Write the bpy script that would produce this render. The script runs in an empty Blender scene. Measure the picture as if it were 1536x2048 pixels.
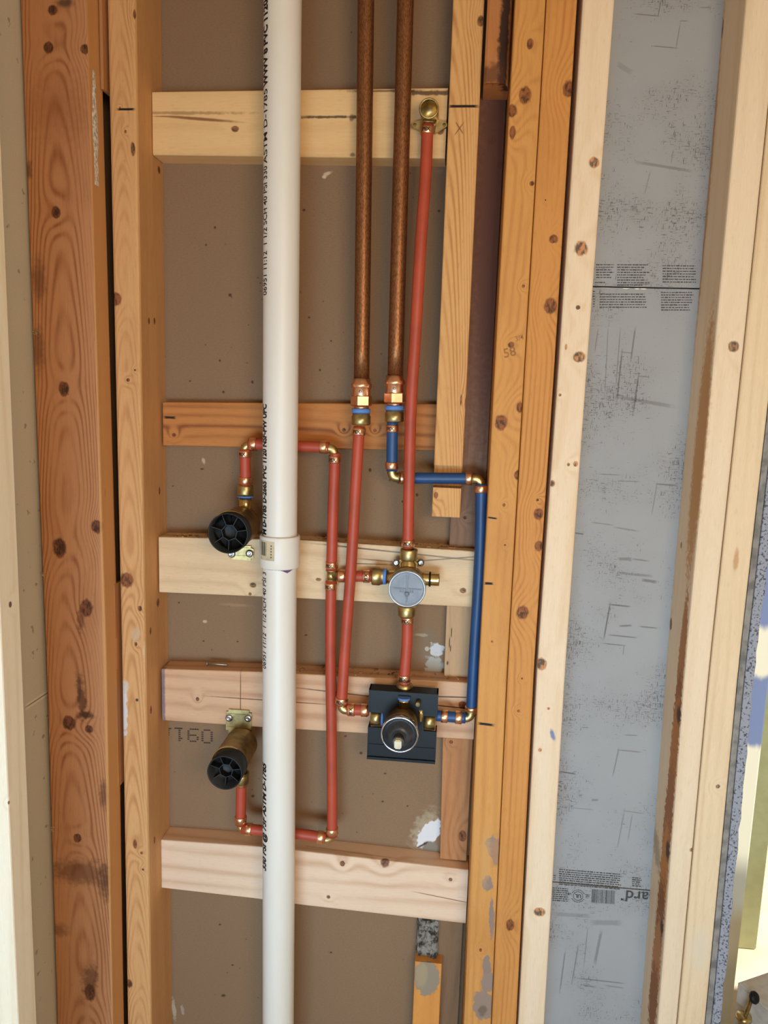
import bpy, bmesh, math, random
import numpy as np
from mathutils import Vector, Matrix

# ------------------------------------------------------------------ camera
F_PX = 1540.0
PITCH, ROLL, YAW = math.radians(8.7), math.radians(1.86), math.radians(5.2)
CAM = np.array([0.0, -1.05, 1.6])
F0 = np.array([-math.sin(YAW), math.cos(YAW), 0.0]); R0 = np.array([math.cos(YAW), math.sin(YAW), 0.0])
U0 = np.array([0.0, 0.0, 1.0])
FW = F0 * math.cos(PITCH) - U0 * math.sin(PITCH); U1 = U0 * math.cos(PITCH) + F0 * math.sin(PITCH)
RT = R0 * math.cos(ROLL) + U1 * math.sin(ROLL); UP = U1 * math.cos(ROLL) - R0 * math.sin(ROLL)

def ray(px, py):
    return FW + RT * (px - 768) / F_PX - UP * (py - 1024) / F_PX

def at(px, py, Y):
    d = ray(px, py); return Vector(CAM + d * (Y - CAM[1]) / d[1])

def atx(px, py, X):
    d = ray(px, py); return Vector(CAM + d * (X - CAM[0]) / d[0])

def atz(px, py, Z):
    d = ray(px, py); return Vector(CAM + d * (Z - CAM[2]) / d[2])

scene = bpy.context.scene
C = scene.collection
cam_data = bpy.data.cameras.new('camera')
cam = bpy.data.objects.new('camera', cam_data); C.objects.link(cam)
cam_data.sensor_fit = 'VERTICAL'; cam_data.sensor_height = 36.0; cam_data.lens = 36.0 * F_PX / 2048.0
cam_data.clip_start = 0.02
cam.matrix_world = Matrix(((RT[0], UP[0], -FW[0], CAM[0]), (RT[1], UP[1], -FW[1], CAM[1]),
                           (RT[2], UP[2], -FW[2], CAM[2]), (0, 0, 0, 1)))
scene.camera = cam

# ------------------------------------------------------------------ light and exposure
scene.view_settings.view_transform = 'Standard'
scene.view_settings.look = 'None'
scene.view_settings.exposure = 0.14
scene.view_settings.gamma = 1.0
scene.view_settings.use_curve_mapping = False
world = bpy.data.worlds.new('world'); scene.world = world; world.use_nodes = True
bgn = world.node_tree.nodes['Background']
bgn.inputs[0].default_value = (1.0, 0.77, 0.52, 1); bgn.inputs[1].default_value = 0.19

def area(name, loc, target, sx, sy, color, power):
    l = bpy.data.lights.new(name, 'AREA'); l.shape = 'RECTANGLE'; l.size = sx; l.size_y = sy
    l.color = color; l.energy = power
    o = bpy.data.objects.new(name, l); C.objects.link(o); o.location = loc
    o.rotation_euler = (Vector(target) - Vector(loc)).to_track_quat('-Z', 'Y').to_euler()
    return o

# daylight that enters low through the window opening behind the photographer
w_l = area('window_daylight', (-0.15, -2.3, 0.85), (-0.12, 0.0, 1.0), 1.1, 0.6, (0.50, 0.76, 1.0), 7.3)
w_l.data.spread = math.radians(75)
# unseen warm room lamp, set near camera height
area('unseen_room_lamp', (0.42, -1.48, 1.70), (-0.05, 0.0, 1.45), 0.45, 0.4, (1.0, 0.77, 0.52), 8.3)
# sun on the floor of the room behind the wall
sun_d = bpy.data.lights.new('sun', 'SUN'); sun_d.energy = 6.0; sun_d.angle = 0.01; sun_d.color = (1.0, 0.94, 0.80)
sun = bpy.data.objects.new('sun', sun_d); C.objects.link(sun)
sun.rotation_euler = Vector((-0.50, 0.28, -0.82)).to_track_quat('-Z', 'Y').to_euler()
sun.location = (3, 4, 5)

# ------------------------------------------------------------------ node helpers
def lin(c):
    out = []
    for v in c[:3]:
        v = v / 255.0
        out.append(v / 12.92 if v <= 0.04045 else ((v + 0.055) / 1.055) ** 2.4)
    return tuple(out) + (1.0,)

class NT:
    def __init__(s, name):
        s.mat = bpy.data.materials.new(name); s.mat.use_nodes = True
        s.t = s.mat.node_tree; s.n = s.t.nodes; s.l = s.t.links
        s.b = s.n['Principled BSDF']
    def put(s, sock, v):
        if isinstance(v, bpy.types.NodeSocket): s.l.new(v, sock)
        else: sock.default_value = v
    def m(s, op, a, b=0.0, c=0.0, clamp=False):
        n = s.n.new('ShaderNodeMath'); n.operation = op; n.use_clamp = clamp
        s.put(n.inputs[0], a); s.put(n.inputs[1], b); s.put(n.inputs[2], c)
        return n.outputs[0]
    def uv(s):
        n = s.n.new('ShaderNodeUVMap'); n.uv_map = 'metres'
        x = s.n.new('ShaderNodeSeparateXYZ'); s.l.new(n.outputs[0], x.inputs[0])
        return x.outputs[0], x.outputs[1]
    def vec(s, x, y, z=0.0):
        n = s.n.new('ShaderNodeCombineXYZ')
        s.put(n.inputs[0], x); s.put(n.inputs[1], y); s.put(n.inputs[2], z)
        return n.outputs[0]
    def noise(s, vec, scale=1.0, detail=2.0, rough=0.5, dist=0.0):
        n = s.n.new('ShaderNodeTexNoise'); s.put(n.inputs['Vector'], vec)
        n.inputs['Scale'].default_value = scale; n.inputs['Detail'].default_value = detail
        n.inputs['Roughness'].default_value = rough; n.inputs['Distortion'].default_value = dist
        return n.outputs[0]
    def mix(s, f, a, b):
        n = s.n.new('ShaderNodeMix'); n.data_type = 'RGBA'
        s.put(n.inputs[0], f); s.put(n.inputs[6], a); s.put(n.inputs[7], b)
        return n.outputs[2]
    def step(s, x, lo, hi):
        n = s.n.new('ShaderNodeMapRange'); n.interpolation_type = 'SMOOTHSTEP'
        s.put(n.inputs[0], x); n.inputs[1].default_value = lo; n.inputs[2].default_value = hi
        return n.outputs[0]
    def bump(s, h, strength=0.3, dist=0.001):
        n = s.n.new('ShaderNodeBump'); n.inputs['Strength'].default_value = strength
        n.inputs['Distance'].default_value = dist; s.put(n.inputs['Height'], h)
        s.l.new(n.outputs[0], s.b.inputs['Normal'])
    def color(s, c): s.put(s.b.inputs['Base Color'], c)
    def rough(s, c): s.put(s.b.inputs['Roughness'], c)

def marks_on(t, U, V, col, marks, nz):
    """stains, pen lines, torn patches, painted shade: (kind, u, v, half_u, half_v, angle, rgb, soft, noise, alpha)"""
    for (kind, cu, cv, hu, hv, ang, rgb, soft, na, alpha) in marks:
        du = t.m('SUBTRACT', U, cu); dv = t.m('SUBTRACT', V, cv)
        if ang:
            ca, sa = math.cos(ang), math.sin(ang)
            d2 = t.m('ADD', t.m('MULTIPLY', du, ca), t.m('MULTIPLY', dv, sa))
            dv = t.m('SUBTRACT', t.m('MULTIPLY', dv, ca), t.m('MULTIPLY', du, sa)); du = d2
        a = t.m('ABSOLUTE', t.m('DIVIDE', du, hu)); b = t.m('ABSOLUTE', t.m('DIVIDE', dv, hv))
        if kind == 'r': d = t.m('MAXIMUM', a, b)
        else: d = t.m('SQRT', t.m('ADD', t.m('MULTIPLY', a, a), t.m('MULTIPLY', b, b)))
        if na: d = t.m('MULTIPLY_ADD', t.m('SUBTRACT', nz, 0.5), na, d)
        f = t.step(d, 1.0 + soft, 1.0 - soft)
        if alpha < 1: f = t.m('MULTIPLY', f, alpha)
        col = t.mix(f, col, lin(rgb))
    return col

def wood(name, light, dark, along='v', knots=(), marks=(), seed=0.0, freq=150.0, amp=0.03, contrast=0.55,
         stain=0.25, knot_rgb=(104, 56, 30), lscale=1.1, fibre=0.35, cath=None, rough=0.62):
    t = NT(name); U, V = t.uv()
    a, l = (U, V) if along == 'v' else (V, U)
    big = t.noise(t.vec(t.m('MULTIPLY', a, 7.0), t.m('MULTIPLY', l, lscale), seed), 1.0, 1.5, 0.4)
    field = t.m('MULTIPLY_ADD', big, amp * 2.0, t.m('MULTIPLY', a, 0.55))
    if cath:   # cathedral grain: parabolas along the board's pith line
        ca, ck, cg = cath; dc = t.m('SUBTRACT', a, ca)
        field = t.m('ADD', t.m('MULTIPLY_ADD', big, amp * 2.0, t.m('MULTIPLY', l, cg)), t.m('MULTIPLY', t.m('MULTIPLY', dc, dc), ck))
    kmask = None
    nk = t.noise(t.vec(t.m('MULTIPLY', a, 260.0), t.m('MULTIPLY', l, 130.0), seed + 3), 1.0, 3.0)
    for (ku, kv, r, st) in knots:
        ka, kl = (ku, kv) if along == 'v' else (kv, ku)
        da = t.m('DIVIDE', t.m('SUBTRACT', a, ka), r); dl = t.m('DIVIDE', t.m('SUBTRACT', l, kl), r * st)
        e = t.m('ADD', t.m('MULTIPLY', da, da), t.m('MULTIPLY', dl, dl))
        b = t.m('EXPONENT', t.m('MULTIPLY', e, -0.09))
        field = t.m('MULTIPLY_ADD', b, 0.012 + 0.5 * r, field)
        d = t.m('MULTIPLY_ADD', t.m('SUBTRACT', nk, 0.5), 0.7, t.m('SQRT', e))
        k = t.m('MULTIPLY', t.step(d, 1.2, 0.8), 0.95)
        kmask = k if kmask is None else t.m('MAXIMUM', kmask, k)
    s1 = t.m('MULTIPLY_ADD', t.m('SINE', t.m('MULTIPLY', field, freq * 6.2832)), 0.5, 0.5)
    ring = t.m('POWER', s1, 2.2)
    n_mod = t.noise(t.vec(t.m('MULTIPLY', a, 60.0), t.m('MULTIPLY', l, 3.0), seed + 9), 1.0, 2.0)
    ring = t.m('MULTIPLY', ring, t.step(n_mod, 0.25, 0.7))
    fib = t.noise(t.vec(t.m('MULTIPLY', a, 900.0), t.m('MULTIPLY', l, 22.0), seed), 1.0, 3.0, 0.6)
    f = t.m('ADD', t.m('MULTIPLY', ring, contrast), t.m('MULTIPLY', t.m('SUBTRACT', fib, 0.42), fibre), clamp=True)
    col = t.mix(f, lin(light), lin(dark))
    st_n = t.noise(t.vec(t.m('MULTIPLY', a, 16.0), t.m('MULTIPLY', l, 4.0), seed + 20), 1.0, 4.0, 0.6)
    col = t.mix(t.m('MULTIPLY', t.step(st_n, 0.48, 0.78), stain), col, lin(dark))
    if kmask is not None:
        kc = t.mix(t.step(nk, 0.40, 0.60), lin([min(255, x * 1.35) for x in knot_rgb]), lin([x * 0.42 for x in knot_rgb]))
        col = t.mix(t.m('MULTIPLY', kmask, 0.95), col, kc)
    grit = t.noise(t.vec(t.m('MULTIPLY', a, 330.0), t.m('MULTIPLY', l, 60.0), seed + 31), 1.0, 4.0, 0.75)
    col = t.mix(t.m('MULTIPLY', t.step(grit, 0.52, 0.75), 0.30), col, lin(dark))
    col = t.mix(t.m('MULTIPLY', t.step(grit, 0.46, 0.28), 0.22), col, lin([min(255, x * 1.1) for x in light]))
    if marks:
        nz = t.noise(t.vec(t.m('MULTIPLY', U, 130.0), t.m('MULTIPLY', V, 130.0), seed + 5), 1.0, 3.0)
        col = marks_on(t, U, V, col, marks, nz)
    t.color(col); t.rough(rough)
    t.b.inputs['Specular IOR Level'].default_value = 0.3
    t.bump(t.m('ADD', fib, t.m('MULTIPLY', ring, 0.5)), 0.35, 0.0004)
    return t.mat

def simple(name, rgb, rough=0.5, metal=0.0, var=0.12, scale=60.0, bump=0.0, spec=0.5, stretch=(1, 1, 1)):
    t = NT(name)
    tc = t.n.new('ShaderNodeTexCoord'); mp = t.n.new('ShaderNodeMapping')
    mp.inputs['Scale'].default_value = stretch
    t.l.new(tc.outputs['Object'], mp.inputs[0])
    n = t.noise(mp.outputs[0], scale, 3.0)
    dk = [c * (1 - var * 2.2) for c in rgb]
    t.color(t.mix(t.step(n, 0.35, 0.7), lin(rgb), lin(dk)))
    t.rough(rough); t.b.inputs['Metallic'].default_value = metal
    t.b.inputs['Specular IOR Level'].default_value = spec
    if bump: t.bump(n, bump, 0.001)
    return t.mat

# ------------------------------------------------------------------ mesh helpers
def box(bm, x0, x1, y0, y1, z0, z1):
    v = [bm.verts.new(p) for p in ((x0, y0, z0), (x1, y0, z0), (x1, y1, z0), (x0, y1, z0),
                                   (x0, y0, z1), (x1, y0, z1), (x1, y1, z1), (x0, y1, z1))]
    for f in ((0, 3, 2, 1), (4, 5, 6, 7), (0, 1, 5, 4), (1, 2, 6, 5), (2, 3, 7, 6), (3, 0, 4, 7)):
        bm.faces.new([v[i] for i in f])

def frame_of(axis):
    a = Vector(axis).normalized()
    h = Vector((0, 0, 1)) if abs(a.z) < 0.9 else Vector((1, 0, 0))
    x = h.cross(a).normalized(); y = a.cross(x).normalized()
    return a, x, y

def lathe(bm, base, axis, prof, seg=32, caps=True, phase=0.0, smooth=True, squash=1.0):
    """revolve [(distance along axis, radius)...]"""
    base = Vector(base); a, x, y = frame_of(axis); rings = []
    for (s, r) in prof:
        rr = []
        for i in range(seg):
            t = 2 * math.pi * i / seg + phase
            rr.append(bm.verts.new(base + a * s + (x * math.cos(t) * squash + y * math.sin(t)) * r))
        rings.append(rr)
    for k in range(len(rings) - 1):
        for i in range(seg):
            f = bm.faces.new((rings[k][i], rings[k][(i + 1) % seg], rings[k + 1][(i + 1) % seg], rings[k + 1][i]))
            f.smooth = smooth
    if caps:
        bm.faces.new(rings[0][::-1]); bm.faces.new(rings[-1])

def smooth_path(pts, n=8):
    pts = [Vector(p) for p in pts]
    if len(pts) < 3: return [pts[0].lerp(pts[-1], i / 12) for i in range(13)]
    out = []
    P = [pts[0] * 2 - pts[1]] + pts + [pts[-1] * 2 - pts[-2]]
    for k in range(1, len(P) - 2):
        for i in range(n):
            t = i / n; a, b, c, d = P[k - 1], P[k], P[k + 1], P[k + 2]
            out.append(0.5 * ((2 * b) + (c - a) * t + (2 * a - 5 * b + 4 * c - d) * t * t + (3 * b - a - 3 * c + d) * t ** 3))
    out.append(pts[-1]); return out

def sweep(bm, path, r, seg=28, caps=True):
    rings = []; prev = None
    for k, p in enumerate(path):
        d = (path[min(k + 1, len(path) - 1)] - path[max(k - 1, 0)]).normalized()
        if prev is None: a, x, y = frame_of(d)
        else:
            x = (prev - d * prev.dot(d)).normalized(); y = d.cross(x)
        prev = x; rad = r[k] if isinstance(r, (list, tuple)) else r
        rings.append([bm.verts.new(p + (x * math.cos(2 * math.pi * i / seg) + y * math.sin(2 * math.pi * i / seg)) * rad)
                      for i in range(seg)])
    for k in range(len(rings) - 1):
        for i in range(seg):
            f = bm.faces.new((rings[k][i], rings[k][(i + 1) % seg], rings[k + 1][(i + 1) % seg], rings[k + 1][i]))
            f.smooth = True
    if caps:
        bm.faces.new(rings[0][::-1]); bm.faces.new(rings[-1])

ALL = {}
def link(name, bm, mat, parent=None, origin=None, yref=0.0, fix=True):
    """link the bmesh as one object; UV 'metres' unfolds the x/z plane over the side faces"""
    if fix: bmesh.ops.recalc_face_normals(bm, faces=bm.faces)
    bm.normal_update()
    uvl = bm.loops.layers.uv.new('metres')
    for f in bm.faces:
        n = f.normal
        for lp in f.loops:
            p = lp.vert.co; u, v = p.x, p.z; d = p.y - yref
            if abs(n.x) > abs(n.y) and abs(n.x) > abs(n.z): u += d if n.x > 0 else -d
            elif abs(n.z) > abs(n.y) and abs(n.z) > abs(n.x): v += d if n.z > 0 else -d
            lp[uvl].uv = (u, v)
    co = [v.co for v in bm.verts]
    lo = Vector([min(c[i] for c in co) for i in range(3)]); hi = Vector([max(c[i] for c in co) for i in range(3)])
    if origin is None: origin = Vector(((lo.x + hi.x) / 2, (lo.y + hi.y) / 2, lo.z))
    for v in bm.verts: v.co -= origin
    me = bpy.data.meshes.new(name); bm.to_mesh(me); bm.free()
    me.materials.append(mat)
    o = bpy.data.objects.new(name, me); C.objects.link(o)
    if parent is not None:
        o.parent = parent
        w = Vector((0, 0, 0)); q = parent
        while q is not None: w += q.location; q = q.parent
        o.location = origin - w
    else: o.location = origin
    return o

def tag(o, label, cat, group=None):
    o['label'] = label; o['category'] = cat
    if group: o['group'] = group
    return o

def thing(name, loc, label, cat, group=None):
    o = bpy.data.objects.new(name, None); C.objects.link(o); o.location = loc
    o.empty_display_size = 0.02
    return tag(o, label, cat, group)

def struct(name, bm, mat, **k):
    o = link(name, bm, mat, **k); o['kind'] = 'structure'; return o

YS = (0, 720, 1328, 2048)
def edge_fn(px4, Y):
    pts = [at(x, y, Y) for x, y in zip(px4, YS)]
    z = np.array([p.z for p in pts]); x = np.array([p.x for p in pts])
    c = np.polyfit(z - 1.4, x, 1)
    o = np.argsort(z); z = z[o]; x = x[o]
    lin_ = np.polyval(c, z - 1.4)
    def f(zz):
        zc = min(max(zz, z[0]), z[-1])
        return float(np.polyval(c, zz - 1.4) * 0 + np.polyval(c, zz - 1.4) + 0.85 * np.interp(zc, z, x - lin_))
    return f

def vboard_bm(fl, fr, Y0, Y1, z0, z1, ch=0.0022, n=36):
    bm = bmesh.new(); rows = []
    for k in range(n + 1):
        z = z0 + (z1 - z0) * k / n
        l, r = fl(z), fr(z); c = ch
        sec = [(l, Y1), (l, Y0 + c), (l + c * 0.3, Y0 + c * 0.3), (l + c, Y0), (r - c, Y0), (r - c * 0.3, Y0 + c * 0.3), (r, Y0 + c), (r, Y1)]
        rows.append([bm.verts.new((a, b, z)) for a, b in sec])
    for k in range(n):
        for i in range(8):
            j = (i + 1) % 8
            bm.faces.new((rows[k][i], rows[k][j], rows[k + 1][j], rows[k + 1][i]))
    bm.faces.new(rows[0][::-1]); bm.faces.new(rows[-1])
    return bm

def hboard_bm(xl, xr, topfn, botfn, Y0, Y1, ch=0.002, n=16, lean=0.0):
    bm = bmesh.new(); rows = []
    for k in range(n + 1):
        x = xl + (xr - xl) * k / n
        t, b = topfn(x), botfn(x); c = ch
        sec = [(Y1, b), (Y0 + c, b), (Y0 + c * .3, b + c * .3), (Y0, b + c), (Y0, t - c), (Y0 + c * .3, t - c * .3), (Y0 + c, t), (Y1, t)]
        rows.append([bm.verts.new((x, a, z)) for a, z in sec])
    for k in range(n):
        for i in range(8):
            j = (i + 1) % 8
            bm.faces.new((rows[k][i], rows[k][j], rows[k + 1][j], rows[k + 1][i]))
    bm.faces.new(rows[0][::-1]); bm.faces.new(rows[-1])
    return bm

def K(Y, *l):
    """knots given by where they are in the photo, on the plane at depth Y"""
    return [(at(a, b, Y).x, at(a, b, Y).z, r, s) for a, b, r, s in l]

def M(Y, *l):
    out = []
    for (kind, px, py, hw, hh, ang, rgb, soft, na, al) in l:
        p = at(px, py, Y); q = at(px + 1, py, Y); w = at(px, py + 1, Y)
        out.append((kind, p.x, p.z, hw * abs(q.x - p.x), hh * abs(w.z - p.z), ang, rgb, soft, na, al))
    return out

def KX(X, yref, sgn, *l):
    out = []
    for a, b, r, s in l:
        p = atx(a, b, X); out.append((X + sgn * (p.y - yref), p.z, r, s))
    return out

CEIL = 2.44
BACK = 0.089
# colours
ORL, ORD = (206, 146, 84), (158, 92, 42)
BRL, BRD = (200, 142, 98), (150, 90, 54)
PLL, PLD = (238, 214, 184), (208, 168, 116)
INK = (28, 20, 16)

# ------------------------------------------------------------------ setting
def plane_grid(bm, x0, x1, y0, y1, z0, z1): box(bm, x0, x1, y0, y1, z0, z1)

# back drywall (paper side)
dm = []
rnd = random.Random(4)
specks = [(460, 590, 5, 4), (430, 455, 3, 3), (412, 490, 2.5, 3), (608, 420, 4, 3), (618, 635, 3, 2.5), (878, 422, 4, 3), (662, 682, 3, 2.5),
          (440, 721, 3, 3), (447, 784, 4, 4), (505, 764, 3, 4), (380, 762, 3, 2), (346, 972, 3, 2), (404, 938, 5, 2), (358, 1205, 3, 2),
          (475, 1283, 3, 2), (407, 1282, 3, 2), (722, 1506, 4, 3), (770, 1547, 4, 2), (765, 1603, 3, 2), (691, 1472, 4, 2),
          (447, 1991, 6, 3), (465, 1930, 4, 2), (506, 1592, 5, 3), (440, 1849, 3, 2), (834, 990, 4, 4), (780, 960, 3, 3),
          (805, 1003, 3, 3), (740, 940, 4, 4), (612, 1270, 4, 2), (640, 740, 3, 3), (728, 1700, 4, 3), (815, 1612, 3, 2), (662, 1905, 3, 2)]
for a, b, w, h in specks:
    dm += M(BACK, ('e', a, b, w * .7, h * .8, 0.2, (52, 34, 26), 0.4, 1.0, 0.75))
dm += M(BACK, ('e', 655, 348, 9, 4, 0.4, (214, 190, 160), 0.4, 1.4, 0.8), ('e', 648, 354, 4, 3, 0, (222, 200, 170), 0.4, 1.4, 0.8),
        ('e', 880, 342, 9, 3, 0.2, (150, 128, 106), 0.5, 1, 0.6), ('e', 407, 922, 3, 6, 0.3, (200, 180, 150), 0.4, 1, 0.8),
        ('e', 470, 1210, 28, 3, 0, (170, 140, 108), 0.5, 1, 0.5), ('e', 410, 1243, 4, 3, 0, (205, 185, 160), 0.4, 1, 0.8),
        ('e', 858, 1290, 22, 34, 0, (134, 118, 96), 0.4, 1.6, 0.7),
        ('e', 873, 1300, 14, 14, 0, (205, 205, 205), 0.12, 1.3, 1.0), ('e', 868, 1332, 18, 20, 0, (178, 176, 168), 0.2, 1.9, 0.9),
        ('e', 854, 1298, 5, 5, 0, (200, 190, 170), 0.2, 1.5, 0.8), ('e', 842, 1270, 14, 3, 0, (170, 160, 140), 0.3, 1.5, 0.8),
        ('e', 850, 1662, 22, 40, -0.35, (178, 160, 134), 0.4, 1.8, 0.8), ('e', 858, 1668, 18, 32, -0.55, (226, 224, 224), 0.08, 0.9, 1.0),
        ('e', 860, 1696, 15, 14, 0, (140, 130, 116), 0.15, 0.8, 1.0), ('e', 845, 1690, 12, 2, 0.6, (70, 58, 48), 0.3, 0.8, .9),
        ('e', 348, 2020, 4, 22, 0.1, (190, 180, 160), 0.4, 1.6, .7), ('e', 365, 2020, 3, 10, 0.1, (180, 170, 150), 0.4, 1.6, .6))
t = NT('drywall_paper'); U, V = t.uv()
nz = t.noise(t.vec(t.m('MULTIPLY', U, 130.0), t.m('MULTIPLY', V, 130.0), 5.0), 1.0, 3.0)
fb = t.noise(t.vec(t.m('MULTIPLY', U, 260.0), t.m('MULTIPLY', V, 700.0), 1.0), 1.0, 3.0, .7)
cl = t.noise(t.vec(U, V, 2.0), 5.0, 3.0)
col = t.mix(t.m('MULTIPLY', t.step(fb, .3, .75), .35), lin((146, 117, 90)), lin((112, 87, 64)))
col = t.mix(t.m('MULTIPLY', t.step(cl, .4, .7), .25), col, lin((140, 110, 84)))
vr = t.n.new('ShaderNodeTexVoronoi'); t.put(vr.inputs['Vector'], t.vec(U, V, 0.0)); vr.inputs['Scale'].default_value = 46.0
sp = t.m('MULTIPLY', t.step(vr.outputs['Distance'], 0.07, 0.04), t.step(cl, .42, .6))
col = t.mix(t.m('MULTIPLY', sp, .6), col, lin((70, 50, 38)))
col = marks_on(t, U, V, col, dm, nz)
t.color(col); t.rough(0.85); t.b.inputs['Specular IOR Level'].default_value = 0.2; t.bump(fb, .2, .0004)
paper = t.mat
bm = bmesh.new(); box(bm, -0.62, 0.082, BACK, BACK + 0.013, 0, CEIL); wall_back = struct('wall_back', bm, paper)
wall_back['label'] = 'brown paper drywall behind the plumbing bay'

t = NT('side_drywall_paper'); U, V = t.uv()
fb = t.noise(t.vec(t.m('MULTIPLY', U, 260.0), t.m('MULTIPLY', V, 700.0), 1.0), 1.0, 3.0, .7)
cl = t.noise(t.vec(U, V, 7.0), 60.0, 3.0)
col = t.mix(t.m('MULTIPLY', t.step(fb, .3, .75), .3), lin((210, 206, 192)), lin((182, 176, 158)))
col = t.mix(t.m('MULTIPLY', t.step(cl, .66, .72), .5), col, lin((90, 70, 50)))
pa, pb = atx(60, 1409, -.577), atx(96, 1385, -.577)
nzs = t.noise(t.vec(t.m('MULTIPLY', U, 130.0), t.m('MULTIPLY', V, 130.0), 5.0), 1.0, 3.0)
ln = math.hypot(pb.y - pa.y, pb.z - pa.z); an = math.atan2(pb.z - pa.z, pb.y - pa.y)
col = marks_on(t, U, V, col, [('r', -.577 + (pa.y + pb.y) / 2, (pa.z + pb.z) / 2, ln * .7, .0042, an, (226, 220, 206), .15, .3, 1),
                              ('r', -.577 + (pa.y + pb.y) / 2, (pa.z + pb.z) / 2, ln * .7, .0008, an, (120, 108, 92), .3, .3, 1)], nzs)
t.color(col); t.rough(.85); t.bump(fb, .2, .0004); paper2 = t.mat
bm = bmesh.new(); box(bm, -0.59, -0.577, -1.6, 0.085, 0, CEIL); wl = struct('wall_left', bm, paper2)

# grey faced backer board in the next bay
gm = []
GY = BACK
def scr(*l):  # pencil-like scratches: px0,py0,px1,py1,width px, darkness
    for (x0, y0, x1, y1, w, dk) in l:
        p, q = at(x0, y0, GY), at(x1, y1, GY)
        ln = math.hypot(q.x - p.x, q.z - p.z); an = math.atan2(q.z - p.z, q.x - p.x)
        gm.append(('r', (p.x + q.x) / 2, (p.z + q.z) / 2, ln / 2, w * 0.00035, an, (72, 66, 60), 0.35, 0.5, dk))
scr((1272, 28, 1316, 32, 2, .5), (1316, 32, 1322, 2, 2, .5), (1306, 92, 1352, 96, 2, .5), (1352, 96, 1360, 50, 2, .4), (1360, 42, 1375, 42, 2, .4),
    (1400, 15, 1420, 15, 2, .4), (1278, 325, 1376, 341, 5, .35), (1300, 345, 1290, 385, 1.5, .4), (1345, 305, 1343, 325, 1.5, .35),
    (1196, 660, 1190, 700, 2, .4), (1216, 660, 1210, 780, 2, .35), (1240, 665, 1232, 770, 2, .4), (1270, 660, 1262, 718, 3, .5),
    (1244, 704, 1234, 800, 3, .55), (1244, 704, 1262, 706, 2, .4), (1277, 752, 1267, 822, 3, .55), (1277, 752, 1298, 754, 2, .4),
    (1238, 794, 1340, 812, 7, .35), (1314, 968, 1352, 971, 3, .5), (1314, 968, 1304, 1026, 2, .35), (1200, 948, 1238, 950, 2, .4),
    (1236, 962, 1276, 963, 2, .4), (1186, 1045, 1224, 1050, 2, .4), (1232, 1055, 1274, 1062, 3, .35), (1150, 1066, 1166, 1068, 3, .6),
    (1220, 1209, 1258, 1213, 3, .6), (1220, 1209, 1208, 1276, 3, .6), (1220, 1270, 1270, 1275, 3, .5), (1208, 1287, 1248, 1291, 2, .6),
    (1248, 1291, 1246, 1310, 2, .4), (1240, 1252, 1262, 1251, 4, .5), (1280, 1253, 1312, 1256, 3, .5), (1238, 1118, 1262, 1118, 6, .4),
    (1266, 1118, 1296, 1122, 3, .4), (1240, 1146, 1300, 1152, 5, .35), (1286, 1160, 1312, 1164, 6, .5), (1120, 1543, 1150, 1548, 3, .7),
    (1237, 1500, 1280, 1504, 3, .4), (1237, 1500, 1226, 1550, 3, .4), (1250, 1622, 1286, 1627, 2, .4), (1248, 1625, 1236, 1690, 3, .3),
    (1264, 1632, 1256, 1680, 2, .35), (1146, 1616, 1184, 1619, 2, .35), (1184, 1600, 1196, 1600, 5, .4), (1202, 1865, 1190, 1925, 6, .4),
    (1175, 1860, 1168, 1930, 2, .4), (1156, 1895, 1144, 1965, 3, .4), (1130, 1905, 1120, 1980, 3, .45), (1160, 1957, 1242, 1966, 3, .5),
    (1166, 1970, 1190, 1974, 4, .4), (1212, 1971, 1246, 1976, 3, .35), (1110, 1828, 1176, 1832, 9, .25), (1186, 1845, 1240, 1846, 12, .28),
    (1236, 128, 1262, 145, 9, .2), (1230, 570, 1300, 568, 2, .5), (1165, 1455, 1176, 1455, 2, .5), (1250, 1470, 1274, 1471, 2, .5))
gm += M(GY, ('e', 1252, 576, 7, 2, 0, (235, 225, 205), .3, .8, 1), ('e', 1274, 576, 5, 3, 0, (245, 238, 220), .3, .8, 1),
        ('e', 1287, 577, 6, 2, 0, (240, 230, 212), .3, .8, 1), ('e', 1212, 575, 12, 1.2, 0, (215, 200, 175), .3, .5, .8))
t = NT('backer_facing'); U, V = t.uv()
nz = t.noise(t.vec(t.m('MULTIPLY', U, 160.0), t.m('MULTIPLY', V, 160.0), 5.0), 1.0, 3.0)
wv = t.noise(t.vec(t.m('MULTIPLY', U, 90.0), t.m('MULTIPLY', V, 700.0), 1.0), 1.0, 3.0, .7)
wh = t.noise(t.vec(t.m('MULTIPLY', U, 700.0), t.m('MULTIPLY', V, 90.0), 4.0), 1.0, 3.0, .7)
cl = t.noise(t.vec(U, V, 2.0), 9.0, 3.0)
col = t.mix(t.m('MULTIPLY', t.step(cl, .35, .7), .4), lin((166, 167, 168)), lin((146, 146, 146)))
th = t.m('MULTIPLY_ADD', t.step(cl, .38, .66), -.12, .68)
f1 = t.step(t.m('SUBTRACT', wv, th), .0, .06); f2 = t.step(t.m('SUBTRACT', wh, th), .0, .06)
col = t.mix(t.m('MULTIPLY', t.m('MAXIMUM', f1, f2), .85), col, lin((82, 77, 74)))
vr = t.n.new('ShaderNodeTexVoronoi'); t.put(vr.inputs['Vector'], t.vec(U, V, 0.0)); vr.inputs['Scale'].default_value = 110.0
sp = t.m('MULTIPLY', t.step(vr.outputs['Distance'], 0.13, 0.06), t.step(cl, .5, .62))
col = t.mix(t.m('MULTIPLY', sp, .7), col, lin((70, 64, 60)))
col = marks_on(t, U, V, col, gm, nz)
t.color(col); t.rough(.8); t.b.inputs['Specular IOR Level'].default_value = .25; t.bump(wv, .2, .0003)
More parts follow.
